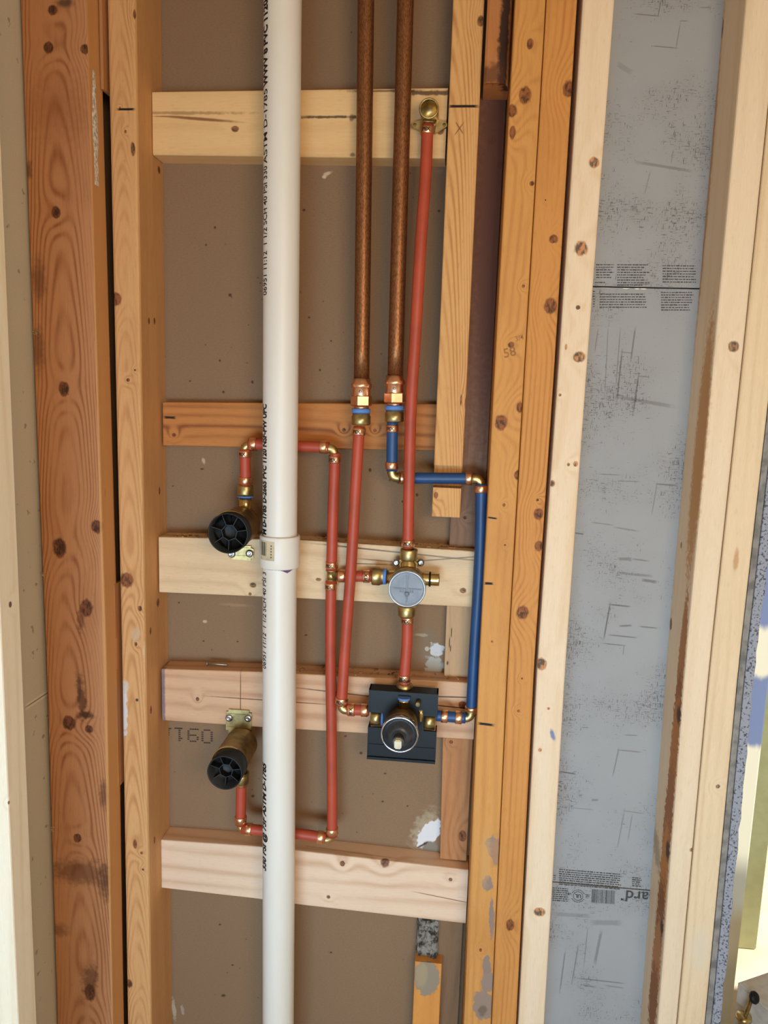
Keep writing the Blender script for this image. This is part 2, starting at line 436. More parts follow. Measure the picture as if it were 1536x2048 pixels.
grey_mat = t.mat
seam_z = at(1280, 575, GY).z; seam2_z = at(1200, 1772, GY).z
for i, (a, b) in enumerate(((seam_z + .001, CEIL), (seam2_z + .001, seam_z - .001), (0, seam2_z - .001))):
    bm = bmesh.new(); box(bm, 0.088, 0.418, GY, GY + 0.012, a, b)
    struct('wall_right', bm, grey_mat)
bm = bmesh.new(); box(bm, 0.088, 0.418, GY + 0.0125, GY + 0.018, 0, CEIL)
struct('trim_1', bm, simple('dark_sheathing', (60, 52, 46), .9))

# floor and ceiling
t = NT('subfloor'); 
tc = t.n.new('ShaderNodeTexCoord')
n1 = t.noise(tc.outputs['Object'], 3.0, 5.0, .6); n2 = t.noise(tc.outputs['Object'], 90.0, 3.0)
t.color(t.mix(t.step(n1, .35, .7), lin((232, 218, 196)), lin((214, 196, 168))))
t.rough(.7); t.bump(n2, .2, .001)
bm = bmesh.new(); box(bm, -1.6, 3.2, -3.6, 4.0, -0.03, 0.0); struct('floor', bm, t.mat)
bm = bmesh.new(); box(bm, -1.6, 3.6, -3.6, 0.12, CEIL, CEIL + .02); struct('ceiling', bm, simple('ceiling_board', (214, 206, 192), .9))

# ------------------------------------------------------------------ left side wall
f = lambda *p: (lambda Y: edge_fn(p, Y))
brown_k = K(-.04, (112, 425, .006, 1.3), (97, 95, .007, 1), (170, 98, .006, 1), (128, 778, .0075, 1.3), (194, 1053, .0085, 1.1),
            (119, 1095, .010, 1.4), (173, 1216, .009, 1.4), (138, 1446, .010, 1.1), (178, 1458, .006, 1), (155, 1676, .006, 1.2), (180, 1985, .008, 1.8), (105, 20, .006, 1))
brown_m = M(-.04, ('e', 130, 6, 16, 9, 0, (70, 52, 44), .6, 1.2, .8), ('e', 78, 560, 12, 40, 0, (96, 60, 44), .6, 1.2, .6),
            ('e', 76, 700, 12, 40, 0, (92, 58, 42), .6, 1.2, .55), ('e', 163, 1395, 9, 40, .1, (66, 38, 26), .5, 1.8, .75),
            ('e', 170, 1430, 16, 8, 0, (60, 34, 24), .5, 1.6, .8), ('e', 162, 1240, 8, 22, 0, (90, 50, 34), .5, 1.8, .6),
            ('e', 160, 1745, 60, 22, 0, (84, 48, 32), .6, 1.6, .6), ('e', 208, 1590, 8, 26, 0, (78, 42, 28), .6, 1.4, .6),
            ('e', 210, 1765, 12, 34, 0, (70, 40, 28), .6, 1.5, .6), ('e', 180, 1960, 14, 30, -.2, (80, 48, 32), .5, 1.9, .65),
            ('e', 118, 1860, 16, 12, 0, (84, 48, 34), .6, 1.6, .5), ('r', 56, 340, 7, 14, 0, (78, 48, 34), .6, 1.6, .6),
            ('e', 120, 220, 60, 60, 0, (150, 84, 50), .8, 1.5, .35))
light_m = KX(-.487, -.04, 1, (202, 1052, .004, 1.5), (208, 985, .002, 3))
brown_m.append(('r', -.487 + .0200, 1.2, .0197, 3.0, 0, (214, 158, 98), .01, 0, .72))
m_brown = wood('old_fir_brown', BRL, BRD, 'v', brown_k + light_m, brown_m, seed=1.3, freq=130, amp=.05, lscale=1.2, contrast=.85, stain=.35, cath=(-.53, 22, .12), knot_rgb=(84, 46, 30))
fl = edge_fn((40, 67, 93, 114), -.04); fr = edge_fn((172, 194, 213, 225), -.04)
bs = link('corner_stud', vboard_bm(fl, fr, -.04, -.001, 0, CEIL), m_brown, yref=-.04)
tag(bs, 'reddish brown knotty corner stud with dark water stains, beside the side drywall', 'stud')
# the white primer smear on the narrow edge of the corner stud
p0, p1 = atx(186, 150, -.487), atx(190, 520, -.487)

m_spl = simple('splinter_wood', (220, 196, 156), .8, var=.25)
for (sx, sy, wpx, lb) in ((70, 666, 16, 'upper'), (84, 1151, 9, 'middle'), (103, 1661, 9, 'lower')):
    r = random.Random(sx); bm = bmesh.new(); q = at(sx, sy, -.044)
    for k in range(9):
        L_ = r.uniform(.35, 1) * wpx * .0006; an = r.uniform(-.5, .4); w = r.uniform(.0004, .0009); cx, cz_ = q.x + r.uniform(-.002, .003), q.z + r.uniform(-.004, .004)
        d = Vector((math.cos(an), -.35, math.sin(an))); e = Vector((-math.sin(an), 0, math.cos(an)))
        a0 = Vector((cx, -.0405, cz_)) - d * L_ * .5; a0.y = -.0402; a1 = a0 + d * L_
        v = [bm.verts.new(a0 - e * w), bm.verts.new(a0 + e * w), bm.verts.new(a1), bm.verts.new(a0 + Vector((0, -.0012, 0)))]
        for f_ in ((0, 1, 2), (0, 3, 1), (1, 3, 2), (2, 3, 0)): bm.faces.new([v[i] for i in f_])
    tag(link('wood_splinter', bm, m_spl), 'pale splinter tuft on the left edge of the brown corner stud, %s of three' % lb, 'splinter')

# pale stud close to the camera
m_pale1 = wood('new_spruce_left', (250, 240, 218), (228, 206, 172), 'v', K(-.278, (37, 1220, .003, 1.2), (20, 1605, .002, 1)), seed=4.1, freq=90, amp=.02, contrast=.4, stain=.15)
bm = vboard_bm(lambda z: -.576, lambda z: -.487, -.280, -.242, 0, CEIL)
tag(link('side_stud', bm, m_pale1, yref=-.28), 'pale new stud nearest the camera at the left edge of the photo', 'stud')

# left bay stud
lk = K(0, (240, 215, .001, 1), (232, 598, .0075, 1.2), (270, 28, .003, 2), (253, 1160, .010, 1.1), (280, 1217, .003, 1.4), (256, 760, .0025, 1),
       (270, 1688, .003, 2.5), (283, 1706, .002, 1.2), (286, 1739, .002, 1), (258, 1967, .006, 1.2), (272, 1288, .002, 1.6), (270, 740, .0015, 1),
       (251, 263, .0015, 1.5), (266, 298, .003, 3)) + KX(-.441, 0, 1, (298, 642, .003, 1.6), (309, 642, .003, 1.6), (319, 982, .003, 2), (301, 1262, .003, 2),
       (302, 1420, .003, 2), (309, 1680, .003, 2), (316, 1205, .005, 1.3), (318, 340, .005, 1))
lm = M(0, ('r', 252, 218.5, 16, 2.2, 0, INK, .3, .4, 1), ('r', 244, 1420, 10, 48, 0, (222, 214, 214), .15, 1.0, .95), ('e', 250, 1372, 7, 14, 0, (214, 200, 184), .3, 1.5, .8),
       ('e', 272, 1270, 9, 14, 0, (206, 176, 142), .4, 1.4, .8), ('e', 274, 1400, 3, 3, 0, (30, 24, 40), .3, .4, .9), ('e', 289, 1302, 3, 18, 0, (214, 190, 150), .4, 1.5, .7))
m_L = wood('old_fir_orange_left', (220, 168, 112), (178, 116, 66), 'v', lk, lm, seed=2.7, freq=130, amp=.04, lscale=1.4, contrast=.6, stain=.3, cath=(-.463, 60, .16))
fl = edge_fn((213, 229, 243, 254), 0)
ls = link('wall_stud', vboard_bm(fl, lambda z: -.441, 0, BACK, 0, CEIL, ch=.004), m_L, yref=0)
tag(ls, 'orange stud with short black pen line, left side of the pipe bay', 'stud')

# shims in the gap between the corner stud and the bay stud
m_shim = wood('shim_wood', (186, 130, 84), (134, 84, 48), 'v', seed=8, freq=200, contrast=.4)
for (ya, yb, lab) in ((-60, 183, 'thin wood shim filling the gap above the black slot, top left'),
                      (1166, 1568, 'long thin wood shim in the gap beside the white smears')):
    za, zb = at(228, ya, 0).z, at(228, yb, 0).z
    bm = vboard_bm(lambda z: -.4865, lambda z: -.4822, -.008, .03, zb, min(za, CEIL), ch=.0005, n=12)
    tag(link('shim', bm, m_shim), lab, 'shim')

# white filler smear on the corner stud's edge (thin real patch of filler)
def patch_mesh(pts, normal_off, th, wob=.0008, seed=0):
    pass

def blob_on_x(name, X, y0, y1, z0, z1, th, mat, lab, seed=1):
    r = random.Random(seed); bm = bmesh.new(); n = 22; L = []; Rr = []
    for k in range(n + 1):
        z = z0 + (z1 - z0) * k / n; tt = math.sin(math.pi * min(max(k / n, .03), .97)) ** .35
        c = (y0 + y1) / 2 + (r.random() - .5) * .002; w = (y1 - y0) / 2 * tt * (0.75 + .35 * r.random())
        L.append((bm.verts.new((X, c - w, z)), bm.verts.new((X + th, c - w * .7, z)), bm.verts.new((X + th, c + w * .7, z)), bm.verts.new((X, c + w, z))))
    for k in range(n):
        for i in range(3):
            fc = bm.faces.new((L[k][i], L[k][i + 1], L[k + 1][i + 1], L[k + 1][i])); fc.smooth = True
    bm.faces.new(L[0]); bm.faces.new(L[-1][::-1])
    o = link(name, bm, mat); tag(o, lab, 'filler smear'); return o
white_fill = simple('white_filler', (240, 232, 220), .8, var=.15, scale=200, bump=.3)
blob_on_x('filler_smear', -.487, -.034, -.017, atx(190, 520, -.487).z, atx(187, 140, -.487).z, .0006, white_fill,
          'long white filler smear on the narrow edge of the brown corner stud', 3)

# ------------------------------------------------------------------ right hand studs
ra_k = K(0, (1050, 190, .0075, 1.4), (1024, 222, .006, 1.3), (1060, 88, .004, 1.6), (1025, 265, .004, 2), (1036, 950, .005, 1.4), (1008, 1010, .002, 1.2),
         (1040, 815, .005, 1.4), (1047, 1252, .002, 1), (1064, 367, .003, 1), (1047, 572, .002, 1), (1002, 845, .008, 1.3), (1022, 690, .004, 1),
         (1010, 1090, .0015, 1), (984, 1283, .0015, 1), (961, 1900, .002, 1.5))
ra_m = M(0, ('r', 1088, 207.5, 6, 3, 0, INK, .35, .6, 1), ('r', 985, 1036, 9, 1.6, -.1, INK, .4, .5, 1), ('r', 978, 1167, 8, 2.4, 0, INK, .35, .4, 1), ('r', 972, 1448.5, 15, 2.4, -.06, INK, .35, .4, 1),
         ('e', 988, 1700, 11, 28, .2, (150, 128, 112), .1, 1.2, 1), ('e', 985, 1686, 15, 12, .6, (150, 128, 112), .1, 1.0, 1),
         ('e', 1000, 1700, 18, 44, 0, (186, 130, 84), .3, 1.8, .5),
         ('e', 975, 1768, 11, 16, 0, (148, 126, 112), .1, 1.0, 1), ('e', 983, 1835, 5, 42, .06, (146, 124, 112), .15, 1.2, 1),
         ('e', 973, 1935, 8, 24, .05, (146, 124, 112), .12, 1.2, 1), ('e', 977, 1965, 16, 18, 0, (150, 128, 114), .12, 1.2, 1),
         ('e', 966, 2010, 20, 30, .1, (150, 128, 112), .1, 1.0, 1), ('e', 965, 2022, 9, 9, 0, (96, 78, 66), .3, 1.9, .6),
         ('e', 970, 1720, 10, 60, 0, (206, 158, 100), .5, 1.2, .5))
m_Ra = wood('old_fir_orange_a', (212, 152, 82), (178, 112, 54), 'v', ra_k, ra_m, seed=5.2, freq=170, amp=.03, contrast=.45, stain=.4)
rb_k = K(0, (1138, 178, .0075, 1.3), (1107, 478, .0055, 1), (1101, 612, .0085, 1.2), (1077, 1028, .0065, 1.2), (1078, 1092, .006, 1.2), (1045, 1225, .0085, 1.1),
         (1037, 1422, .002, 1), (1044, 1357, .0015, 1), (1091, 400, .001, 1), (1075, 1000, .002, 1), (1020, 1850, .006, 1.6))
m_Rb = wood('old_fir_orange_b', (210, 146, 76), (170, 102, 46), 'v', rb_k, (), seed=6.9, freq=200, amp=.03, contrast=.6, stain=.35)
fl = edge_fn((1031, 990, 958, 928), 0); fm = edge_fn((1093, 1050, 1015, 983), 0); fr = edge_fn((1155, 1110, 1068, 1033), 0)
tag(link('wall_stud', vboard_bm(fl, lambda z: fm(z) - .0004, 0, BACK, 0, CEIL), m_Ra), 'orange stud with grey thinset patches and pen ticks, right beside the blue pipe', 'stud')
tag(link('wall_stud', vboard_bm(lambda z: fm(z) + .0004, fr, 0, BACK, 0, CEIL), m_Rb), 'orange stud between the thinset-patched stud and the black gap', 'stud')
pk = K(0, (1188, 325, .0060, 1.1), (1162, 497, .0085, 1.05), (1158, 714, .008, .9), (1156, 615, .003, 1), (1120, 790, .002, 1), (1137, 929, .002, 1.2), (1151, 928, .003, 1.2),
       (1104, 967, .004, 1.1), (1082, 1328, .008, 1.1), (1097, 1417, .002, 1), (1080, 1500, .0025, 1), (1079, 1824, .0085, .8), (1132, 694, .0015, 2.5))
pm = M(0, ('e', 1105, 1469, 4, 11, .35, (70, 110, 170), .5, 1.2, .8))
m_P = wood('new_spruce_right', PLL, (214, 172, 116), 'v', pk, pm, seed=7.7, freq=60, amp=.025, contrast=.3, stain=.12, knot_rgb=(150, 96, 56))
fl = edge_fn((1166, 1118, 1074, 1037), 0); fr = edge_fn((1230, 1175, 1131, 1089), 0)
tag(link('wall_stud', vboard_bm(fl, fr, 0, BACK, 0, CEIL, ch=.003), m_P), 'pale new stud with round knots, left of the grey board', 'stud')

# double stud right of the grey board
qk = K(0, (1467, 693, .007, 1), (1384, 1700, .003, 1), (1437, 1565, .003, 1)) + KX(.327, 0, -1, (1363, 970, .003, 1.6), (1363, 1090, .003, 1.6), (1342, 1248, .006, 1.5),
       (1408, 495, .004, 3), (1448, 60, .004, 3), (1316, 1762, .003, 2))
def QX(px, py, hy, hh, ang, rgb, soft, na, al, X=.327):
    p = atx(px, py, X); return ('e', X - max(p.y, hy * 1.75), p.z, hy * 1.6, hh, ang, rgb, soft, na, al)
qm = [QX(1403, 900, .014, .17, 0, (204, 150, 90), .25, .9, .9), QX(1418, 380, .006, .2, 0, (190, 140, 86), .4, .9, .8), QX(1362, 1330, .009, .10, 0, (186, 128, 80), .15, 1.0, 1),
      QX(1352, 1440, .010, .07, 0, (156, 100, 62), .15, 1.4, 1), QX(1346, 1530, .011, .10, 0, (192, 128, 68), .15, 1.0, 1), QX(1334, 1660, .012, .10, 0, (170, 112, 68), .15, 1.2, 1),
      QX(1326, 1780, .012, .09, 0, (200, 136, 70), .15, 1.2, 1), QX(1318, 1870, .012, .07, 0, (150, 96, 58), .2, 1.5, 1), QX(1310, 1960, .013, .08, 0, (196, 138, 84), .15, 1.3, 1),
      QX(1304, 2030, .013, .06, 0, (160, 106, 64), .15, 1.5, 1), QX(1356, 1430, .006, .012, 0, (66, 42, 34), .4, 1, .9), QX(1338, 1720, .006, .014, 0, (66, 42, 34), .4, 1, .9),
      QX(1318, 1864, .005, .01, 0, (66, 42, 34), .4, 1, .9), QX(1308, 1700, .010, .03, .7, (140, 124, 104), .5, 1.8, .6)]
m_Q1 = wood('new_spruce_far', (238, 216, 186), (210, 178, 136), 'v', qk, qm, seed=9.1, freq=70, amp=.02, contrast=.25, stain=.15, knot_rgb=(120, 84, 54))
m_Q2 = wood('new_spruce_far_b', (236, 212, 176), (208, 172, 128), 'v', K(0, (1436, 1573, .003, 1)), M(0, ('e', 1472, 1120, 5, 22, 0, (190, 138, 84), .5, 1, .7), ('e', 1400, 1900, 20, 40, 0, (226, 212, 190), .6, 1.2, .6)), seed=10.4, freq=160, amp=.02, contrast=.35, stain=.15)
fl = edge_fn((1493, 1427, 1370, 1316), 0); fm = edge_fn((1560, 1486, 1420, 1355), 0); fr = edge_fn((1625, 1547, 1478, 1411), 0)
tag(link('wall_stud', vboard_bm(fl, lambda z: fm(z) - .0005, 0, BACK, 0, CEIL, ch=.003), m_Q1), 'pale stud with brown bark strip along its left face, right of the grey board', 'stud')
tag(link('wall_stud', vboard_bm(lambda z: fm(z) + .0008, fr, 0, BACK, 0, CEIL, ch=.003), m_Q2), 'outermost pale stud at the right, next to the board edges', 'stud')

# ------------------------------------------------------------------ backing boards inside the bay
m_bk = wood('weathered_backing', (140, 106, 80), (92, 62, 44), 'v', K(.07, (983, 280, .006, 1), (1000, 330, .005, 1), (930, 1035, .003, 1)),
            M(.07, ('e', 985, 420, 40, 500, 0, (92, 50, 36), .5, .6, .9), ('e', 905, 1650, 30, 150, 0, (170, 112, 64), .5, .6, .6)), seed=12, freq=150, amp=.03, contrast=.35, stain=.3)  # the tall dark ellipse paints the unlit shade of the upper board
fk = edge_fn((938, 913, 888, 873), .070)
def blk_z(pts, x): w = [at(a, b, .05) for a, b in pts]; return float(np.interp(x, [p.x for p in w], [p.z for p in w]))
B3T, B3B = [(318, 1074), (600, 1080), (946, 1102)], [(318, 1185), (600, 1197), (946, 1215)]
B4T, B4B = [(324, 1338), (522, 1344), (950, 1366)], [(324, 1441), (522, 1455), (950, 1480)]
B5T, B5B = [(320, 1680), (522, 1694), (590, 1701), (934, 1740)], [(320, 1776), (522, 1799), (590, 1809), (934, 1848)]
m_bk2 = wood('weathered_backing_b', (196, 160, 120), (150, 112, 78), 'v', (), M(.07, ('r', 903, 1265, 1, 8, 0, (70, 44, 30), .5, .5, .9), ('r', 899, 1285, 1, 9, 0, (70, 44, 30), .5, .5, .9), ('r', 901, 1297, 1, 6, 0, (70, 44, 30), .5, .5, .9), ('e', 895, 1326, 2, 4, 0, (60, 40, 28), .5, .5, .9)), seed=33, freq=170, amp=.02, contrast=.3, stain=.3)
m_bk3 = wood('weathered_backing_c', (190, 132, 84), (132, 78, 42), 'v', K(.07, (925, 1672, .006, 1.6), (902, 1484, .003, 1)), (), seed=35, freq=120, amp=.03, contrast=.5, stain=.3)
m_bk4 = wood('weathered_backing_d', (136, 106, 78), (92, 64, 44), 'v', (), (), seed=37, freq=120, amp=.03, contrast=.4, stain=.3)
for (lo, hi, mt, lb) in ((B3T, None, m_bk, 'weathered vertical backing board with painted-in shade behind the notched stud, upper right of the bay'),
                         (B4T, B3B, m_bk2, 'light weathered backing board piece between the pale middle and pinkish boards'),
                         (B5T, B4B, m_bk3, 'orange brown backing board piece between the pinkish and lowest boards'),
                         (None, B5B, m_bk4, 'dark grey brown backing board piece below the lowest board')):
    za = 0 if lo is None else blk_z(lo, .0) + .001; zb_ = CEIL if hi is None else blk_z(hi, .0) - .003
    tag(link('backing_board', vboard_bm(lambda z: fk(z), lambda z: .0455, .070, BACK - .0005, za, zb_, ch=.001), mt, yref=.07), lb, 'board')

# notched short stud piece
zt = CEIL; zn1 = at(895, 931, .03).z; zn0 = at(895, 976, .03).z; zb = at(895, 1034, .03).z
fl = edge_fn((906, 877, 850, 820), .03); fr = edge_fn((969, 936, 905, 872), .03)
sk = K(.03, (962, 42, .005, 1.3), (872, 990, .003, 1.5), (922, 800, .001, 8), (931, 806, .001, 8))
sm_ = M(.03, ('r', 927, 212.5, 28, 2.6, 0, (36, 20, 14), .3, .3, 1), ('r', 918, 258, 13, 1.2, .95, (120, 66, 40), .4, .6, .8), ('r', 919, 256, 12, 1.2, -.95, (120, 66, 40), .4, .6, .8))
m_S = wood('old_fir_notched', (220, 168, 106), (172, 108, 52), 'v', sk, sm_, seed=14.2, freq=130, amp=.035, lscale=1.2, contrast=.7, stain=.2, cath=(at(890, 600, .03).x - .012, 26, .14))
bm = bmesh.new()
def vb_into(bm, fl, fr, Y0, Y1, z0, z1, ch, n):
    b2 = vboard_bm(fl, fr, Y0, Y1, z0, z1, ch, n)
    me = bpy.data.meshes.new('tmp'); b2.to_mesh(me); b2.free(); bm.from_mesh(me); bpy.data.meshes.remove(me)
vb_into(bm, fl, fr, .03, .0695, zn1, zt, .002, 30)
vb_into(bm, fl, fr, .060, .0695, zn0, zn1, .0004, 2)
vb_into(bm, fl, fr, .03, .0695, zb, zn0, .002, 4)
nt = link('notched_stud', bm, m_S, yref=.03)
tag(nt, 'short light orange stud notched for the blue pipe, X pencilled near its top', 'stud')

# stub with bark at the top right of the bay
bm = bmesh.new(); zs = at(985, 166, .012).z; x0 = at(969, 100, .012).x + .001; rows = []
for k in range(13):
    z = zs + (CEIL - zs) * k / 12; xr = .0465; w = .012 + .006 * math.sin(k * 1.3) + k * .0008
    sec = [(x0, .069), (x0, .014), (x0 + .003, .012), (xr - w - .004, .012), (xr - w * .55, .016), (xr - w * .2, .024), (xr, .036), (xr, .069)]
    rows.append([bm.verts.new((a, b, z)) for a, b in sec])
for k in range(12):
    for i in range(8):
        fc = bm.faces.new((rows[k][i], rows[k][(i + 1) % 8], rows[k + 1][(i + 1) % 8], rows[k + 1][i])); fc.smooth = 3 <= i <= 5
bm.faces.new(rows[0][::-1]); bm.faces.new(rows[-1])
m_stub = wood('bark_edged_stub', (192, 126, 72), (140, 82, 42), 'v', (), M(.012, ('e', 1016, 80, 19, 130, 0, (62, 42, 34), .25, 1.0, 1), ('r', 985, 150, 26, 22, 0, (84, 46, 28), .6, 1.9, .75)), seed=15, freq=90, contrast=.35)
tag(link('stub_block', bm, m_stub, yref=.012), 'short bark-edged stub hanging at the top between two right studs', 'board')

# lower stub with thinset and the mortar lump above it
zt_ = at(855, 1925, .05).z
bm = vboard_bm(lambda z: at(827, 1990, .05).x, lambda z: at(881, 1990, .05).x, .05, .0695, 0, zt_, ch=.002, n=10)
m_ls = wood('orange_stub', (222, 152, 76), (178, 104, 46), 'v', (), M(.05, ('e', 853, 1956, 26, 35, 0, (152, 136, 116), .06, .7, 1), ('e', 843, 1950, 12, 24, 0, (172, 152, 118), .3, 1.2, .7)), seed=17, freq=80, contrast=.35)
tag(link('stub_block', bm, m_ls, yref=.05), 'orange stub with round grey thinset dab, bottom of the pipe bay', 'board')
mort = NT('mortar_lump'); tc = mort.n.new('ShaderNodeTexCoord'); n = mort.noise(tc.outputs['Object'], 70, 5, .65)
mort.color(mort.mix(mort.step(n, .42, .6), lin((150, 142, 132)), lin((52, 42, 34)))); mort.rough(.95); mort.bump(n, 1, .004)
bm = bmesh.new(); a = at(833, 1848, .06); b = at(878, 1922, .06)
r = random.Random(8); nx, nzz = 8, 12; g = []
for i in range(nx + 1):
    g.append([bm.verts.new((a.x + (b.x - a.x) * i / nx, .060 + r.uniform(-.004, .006) + (.02 if i in (0, nx) or j in (0, nzz) else 0), b.z + (a.z + .012 - b.z) * j / nzz)) for j in range(nzz + 1)])
for i in range(nx):
    for j in range(nzz):
        fc = bm.faces.new((g[i][j], g[i + 1][j], g[i + 1][j + 1], g[i][j + 1])); fc.smooth = True
ex = bmesh.ops.extrude_face_region(bm, geom=bm.faces[:])
for v in ex['geom']:
    if isinstance(v, bmesh.types.BMVert): v.co.y = BACK - .001
tag(link('mortar_lump', bm, mort.mat), 'rough grey mortar lump just above the orange stub', 'mortar')

# ------------------------------------------------------------------ horizontal blocking
def hfn(pts, Y):
    w = [at(a, b, Y) for a, b in pts]; xs = [p.x for p in w]; zs = [p.z for p in w]
    return lambda x: float(np.interp(x, xs, zs))
def block(pxl, pxr, tops, bots, Y0, Y1, mat, label, name='blocking_board', xr=None):
    yl = tops[0][1]
    xl = at(pxl, (tops[0][1] + bots[0][1]) / 2, Y0).x; xr = at(pxr, (tops[-1][1] + bots[-1][1]) / 2, Y0).x if xr is None else xr
    bm = hboard_bm(max(xl, -.4405), xr, hfn(tops, Y0), hfn(bots, Y0), Y0, Y1)
    o = link(name, bm, mat, yref=Y0); tag(o, label, 'blocking'); return o
B = .050; BE = BACK - .0003
m1 = wood('block_yellow', (236, 196, 140), (204, 154, 96), 'h', K(B, (470, 258, .004, 1.3), (880, 260, .006, 1)),
          M(B, ('e', 400, 238, 70, 3, -.07, (126, 74, 40), .5, .4, .85), ('e', 335, 233, 30, 1.2, 0, (150, 100, 60), .5, .6, .8), ('e', 350, 226, 130, 3, 0, (158, 122, 76), .6, 1.8, .7), ('r', 660, 234, 60, 2.4, 0, (52, 38, 28), .5, 2.4, .85),
               ('r', 860, 186, 50, 4.5, 0, (74, 44, 30), .4, 1.6, .85), ('r', 770, 182, 60, 2, 0, (70, 46, 34), .5, 1.9, .7), ('e', 703, 236, 5, 7, 0, (110, 76, 46), .4, 1, .7), ('e', 705, 310, 5, 4, 0, (90, 62, 40), .4, 1, .7), ('r', 500, 313, 210, 5, 0, (176, 130, 84), .8, .6, .3)),
          seed=21, freq=50, amp=.02, contrast=.2, stain=.15)
block(305, 893, [(305, 183), (600, 179), (893, 175)], [(305, 310), (600, 314), (893, 317)], B, BE, m1, 'topmost pale yellow blocking board with long curved crack')
m2 = wood('block_orange', (196, 128, 66), (138, 78, 36), 'h', K(.07, (688, 860, .003, 1), (750, 861, .0025, 1), (348, 870, .003, 1)), M(.07, ('r', 340, 835, 10, 2.4, 0, (40, 26, 18), .4, .6, 1), ('r', 700, 899, 40, 1.6, 0, (40, 26, 18), .6, 1.5, .8)),
          seed=23, freq=110, amp=.02, contrast=.95, stain=.2, fibre=.6)
block(326, 872, [(325, 804), (600, 806), (872, 808)], [(325, 891), (600, 897), (872, 901)], .070, BE, m2, 'thin dark orange strip board behind the copper adapters')
m3 = wood('block_pale', (230, 200, 160), (176, 132, 86), 'h', K(B, (506, 1170, .004, 1.2), (526, 1160, .002, 1), (926, 1181, .004, 1.2), (637, 1159, .0025, 1.6), (500, 1188, .0025, 1)),
          M(B, ('r', 800, 1105, 150, 1.5, -.055, (74, 50, 34), .5, .3, .9), ('r', 770, 1122, 45, 1.3, -.04, (86, 60, 42), .5, .4, .8), ('r', 890, 1118, 60, 1.2, .13, (60, 42, 30), .5, .3, .9), ('r', 740, 1128, 40, 1.2, .02, (74, 50, 38), .5, .8, .8),
               ('r', 640, 1076, 320, 3, -.03, (110, 62, 34), .6, 1.8, .6), ('r', 850, 1118, 100, 16, 0, (206, 192, 170), .6, .9, .35)), seed=25, freq=60, amp=.022, contrast=.35, stain=.25, knot_rgb=(110, 74, 44))
block(318, 946, [(318, 1074), (600, 1080), (946, 1102)], [(318, 1185), (600, 1197), (946, 1215)], B, BE, m3, 'pale blocking board behind the round clear gauge valve')
m4 = wood('block_pink', (218, 176, 140), (178, 126, 92), 'h', K(B, (395, 1398, .0035, .8), (925, 1410, .006, 1.0)),
          M(B, ('r', 481, 1400, 1.0, 56, 0, (104, 62, 38), .6, .3, .8), ('r', 540, 1401, 110, .9, 0, (96, 58, 38), .5, .3, .9), ('r', 326, 1390, 4, 60, 0, (60, 72, 110), .5, .9, .7), ('r', 700, 1388, 100, 1.2, -.05, (70, 46, 34), .5, .4, .8),
               ('r', 905, 1394, 42, 1.2, .04, (60, 38, 28), .5, .3, .9), ('r', 905, 1414, 42, 1.2, -.04, (40, 26, 20), .5, .3, .9)), seed=27, freq=75, amp=.02, contrast=.7, stain=.2)
block(324, 950, [(324, 1338), (522, 1344), (950, 1366)], [(324, 1441), (522, 1455), (950, 1480)], B, BE, m4, 'pinkish blocking board carrying the black plate valve, nail on its top')
m5 = wood('block_bottom', (236, 206, 178), (204, 162, 126), 'h', K(B, (770, 1724, .0085, .8), (685, 1727, .005, .8), (901, 1759, .003, 1), (657, 1794, .003, 1)),
          M(B, ('r', 885, 1795, 50, .9, -.12, (120, 76, 50), .5, .3, .8), ('r', 700, 1699, 100, 2, -.07, (110, 70, 56), .5, 1.5, .3)), seed=29, freq=62, amp=.022, contrast=.7, stain=.12)
block(320, 934, [(320, 1680), (522, 1694), (590, 1701), (934, 1740)], [(320, 1776), (522, 1799), (590, 1809), (934, 1848)], B, BE, m5, 'lowest blocking board, pale pink pine with a brown knot')

# nail lying on the pink block
m_nail = simple('steel_nail', (190, 188, 184), .35, 1, var=.1)
pa = at(415, 1328, .072); pb = at(463, 1328, .072); zt4 = hfn([(324, 1338), (522, 1344), (950, 1366)], B)(pa.x)
bm = bmesh.new()
lathe(bm, (pa.x, .070, zt4 + .0035), (1, 0, 0), [(0, .0034), (.0012, .0034), (.0013, .0016), (.030, .0016), (.034, .0003)], 16)
tag(link('nail', bm, m_nail), 'loose steel nail lying on top of the pinkish blocking board', 'nail')

# wood chips on the tops of the blocks (uncountable)
m_chip = simple('wood_chip', (206, 160, 110), .8, var=.25)
def chips(name, tops, x0, x1, n, seed, label):
    r = random.Random(seed); bm = bmesh.new(); fn = hfn(tops, B)
    for i in range(n):
        x = r.uniform(x0, x1); y = r.uniform(.055, .085); z = fn(x); s = r.uniform(.0008, .0032); an = r.uniform(0, 6.28)
        v = []
        for (a, b, c) in ((-1, -.4, 0), (1, -.4, .1), (1.1, .4, .25), (-.9, .4, .1), (-1, -.4, .35), (1, -.4, .5), (1.1, .4, .7), (-.9, .4, .5)):
            v.append(bm.verts.new((x + s * (a * math.cos(an) - b * math.sin(an)), y + s * (a * math.sin(an) + b * math.cos(an)), z + s * c)))
        for q in ((0, 3, 2, 1), (4, 5, 6, 7), (0, 1, 5, 4), (1, 2, 6, 5), (2, 3, 7, 6), (3, 0, 4, 7)): bm.faces.new([v[j] for j in q])
    o = link(name, bm, m_chip); tag(o, label, 'wood chips'); o['kind'] = 'stuff'
chips('wood_chips', [(318, 1074), (600, 1080), (946, 1102)], -.42, .02, 130, 1, 'wood chips scattered on top of the pale middle blocking board')
chips('wood_chips', [(324, 1338), (522, 1344), (950, 1366)], -.25, .03, 70, 2, 'wood chips scattered on top of the pinkish blocking board')

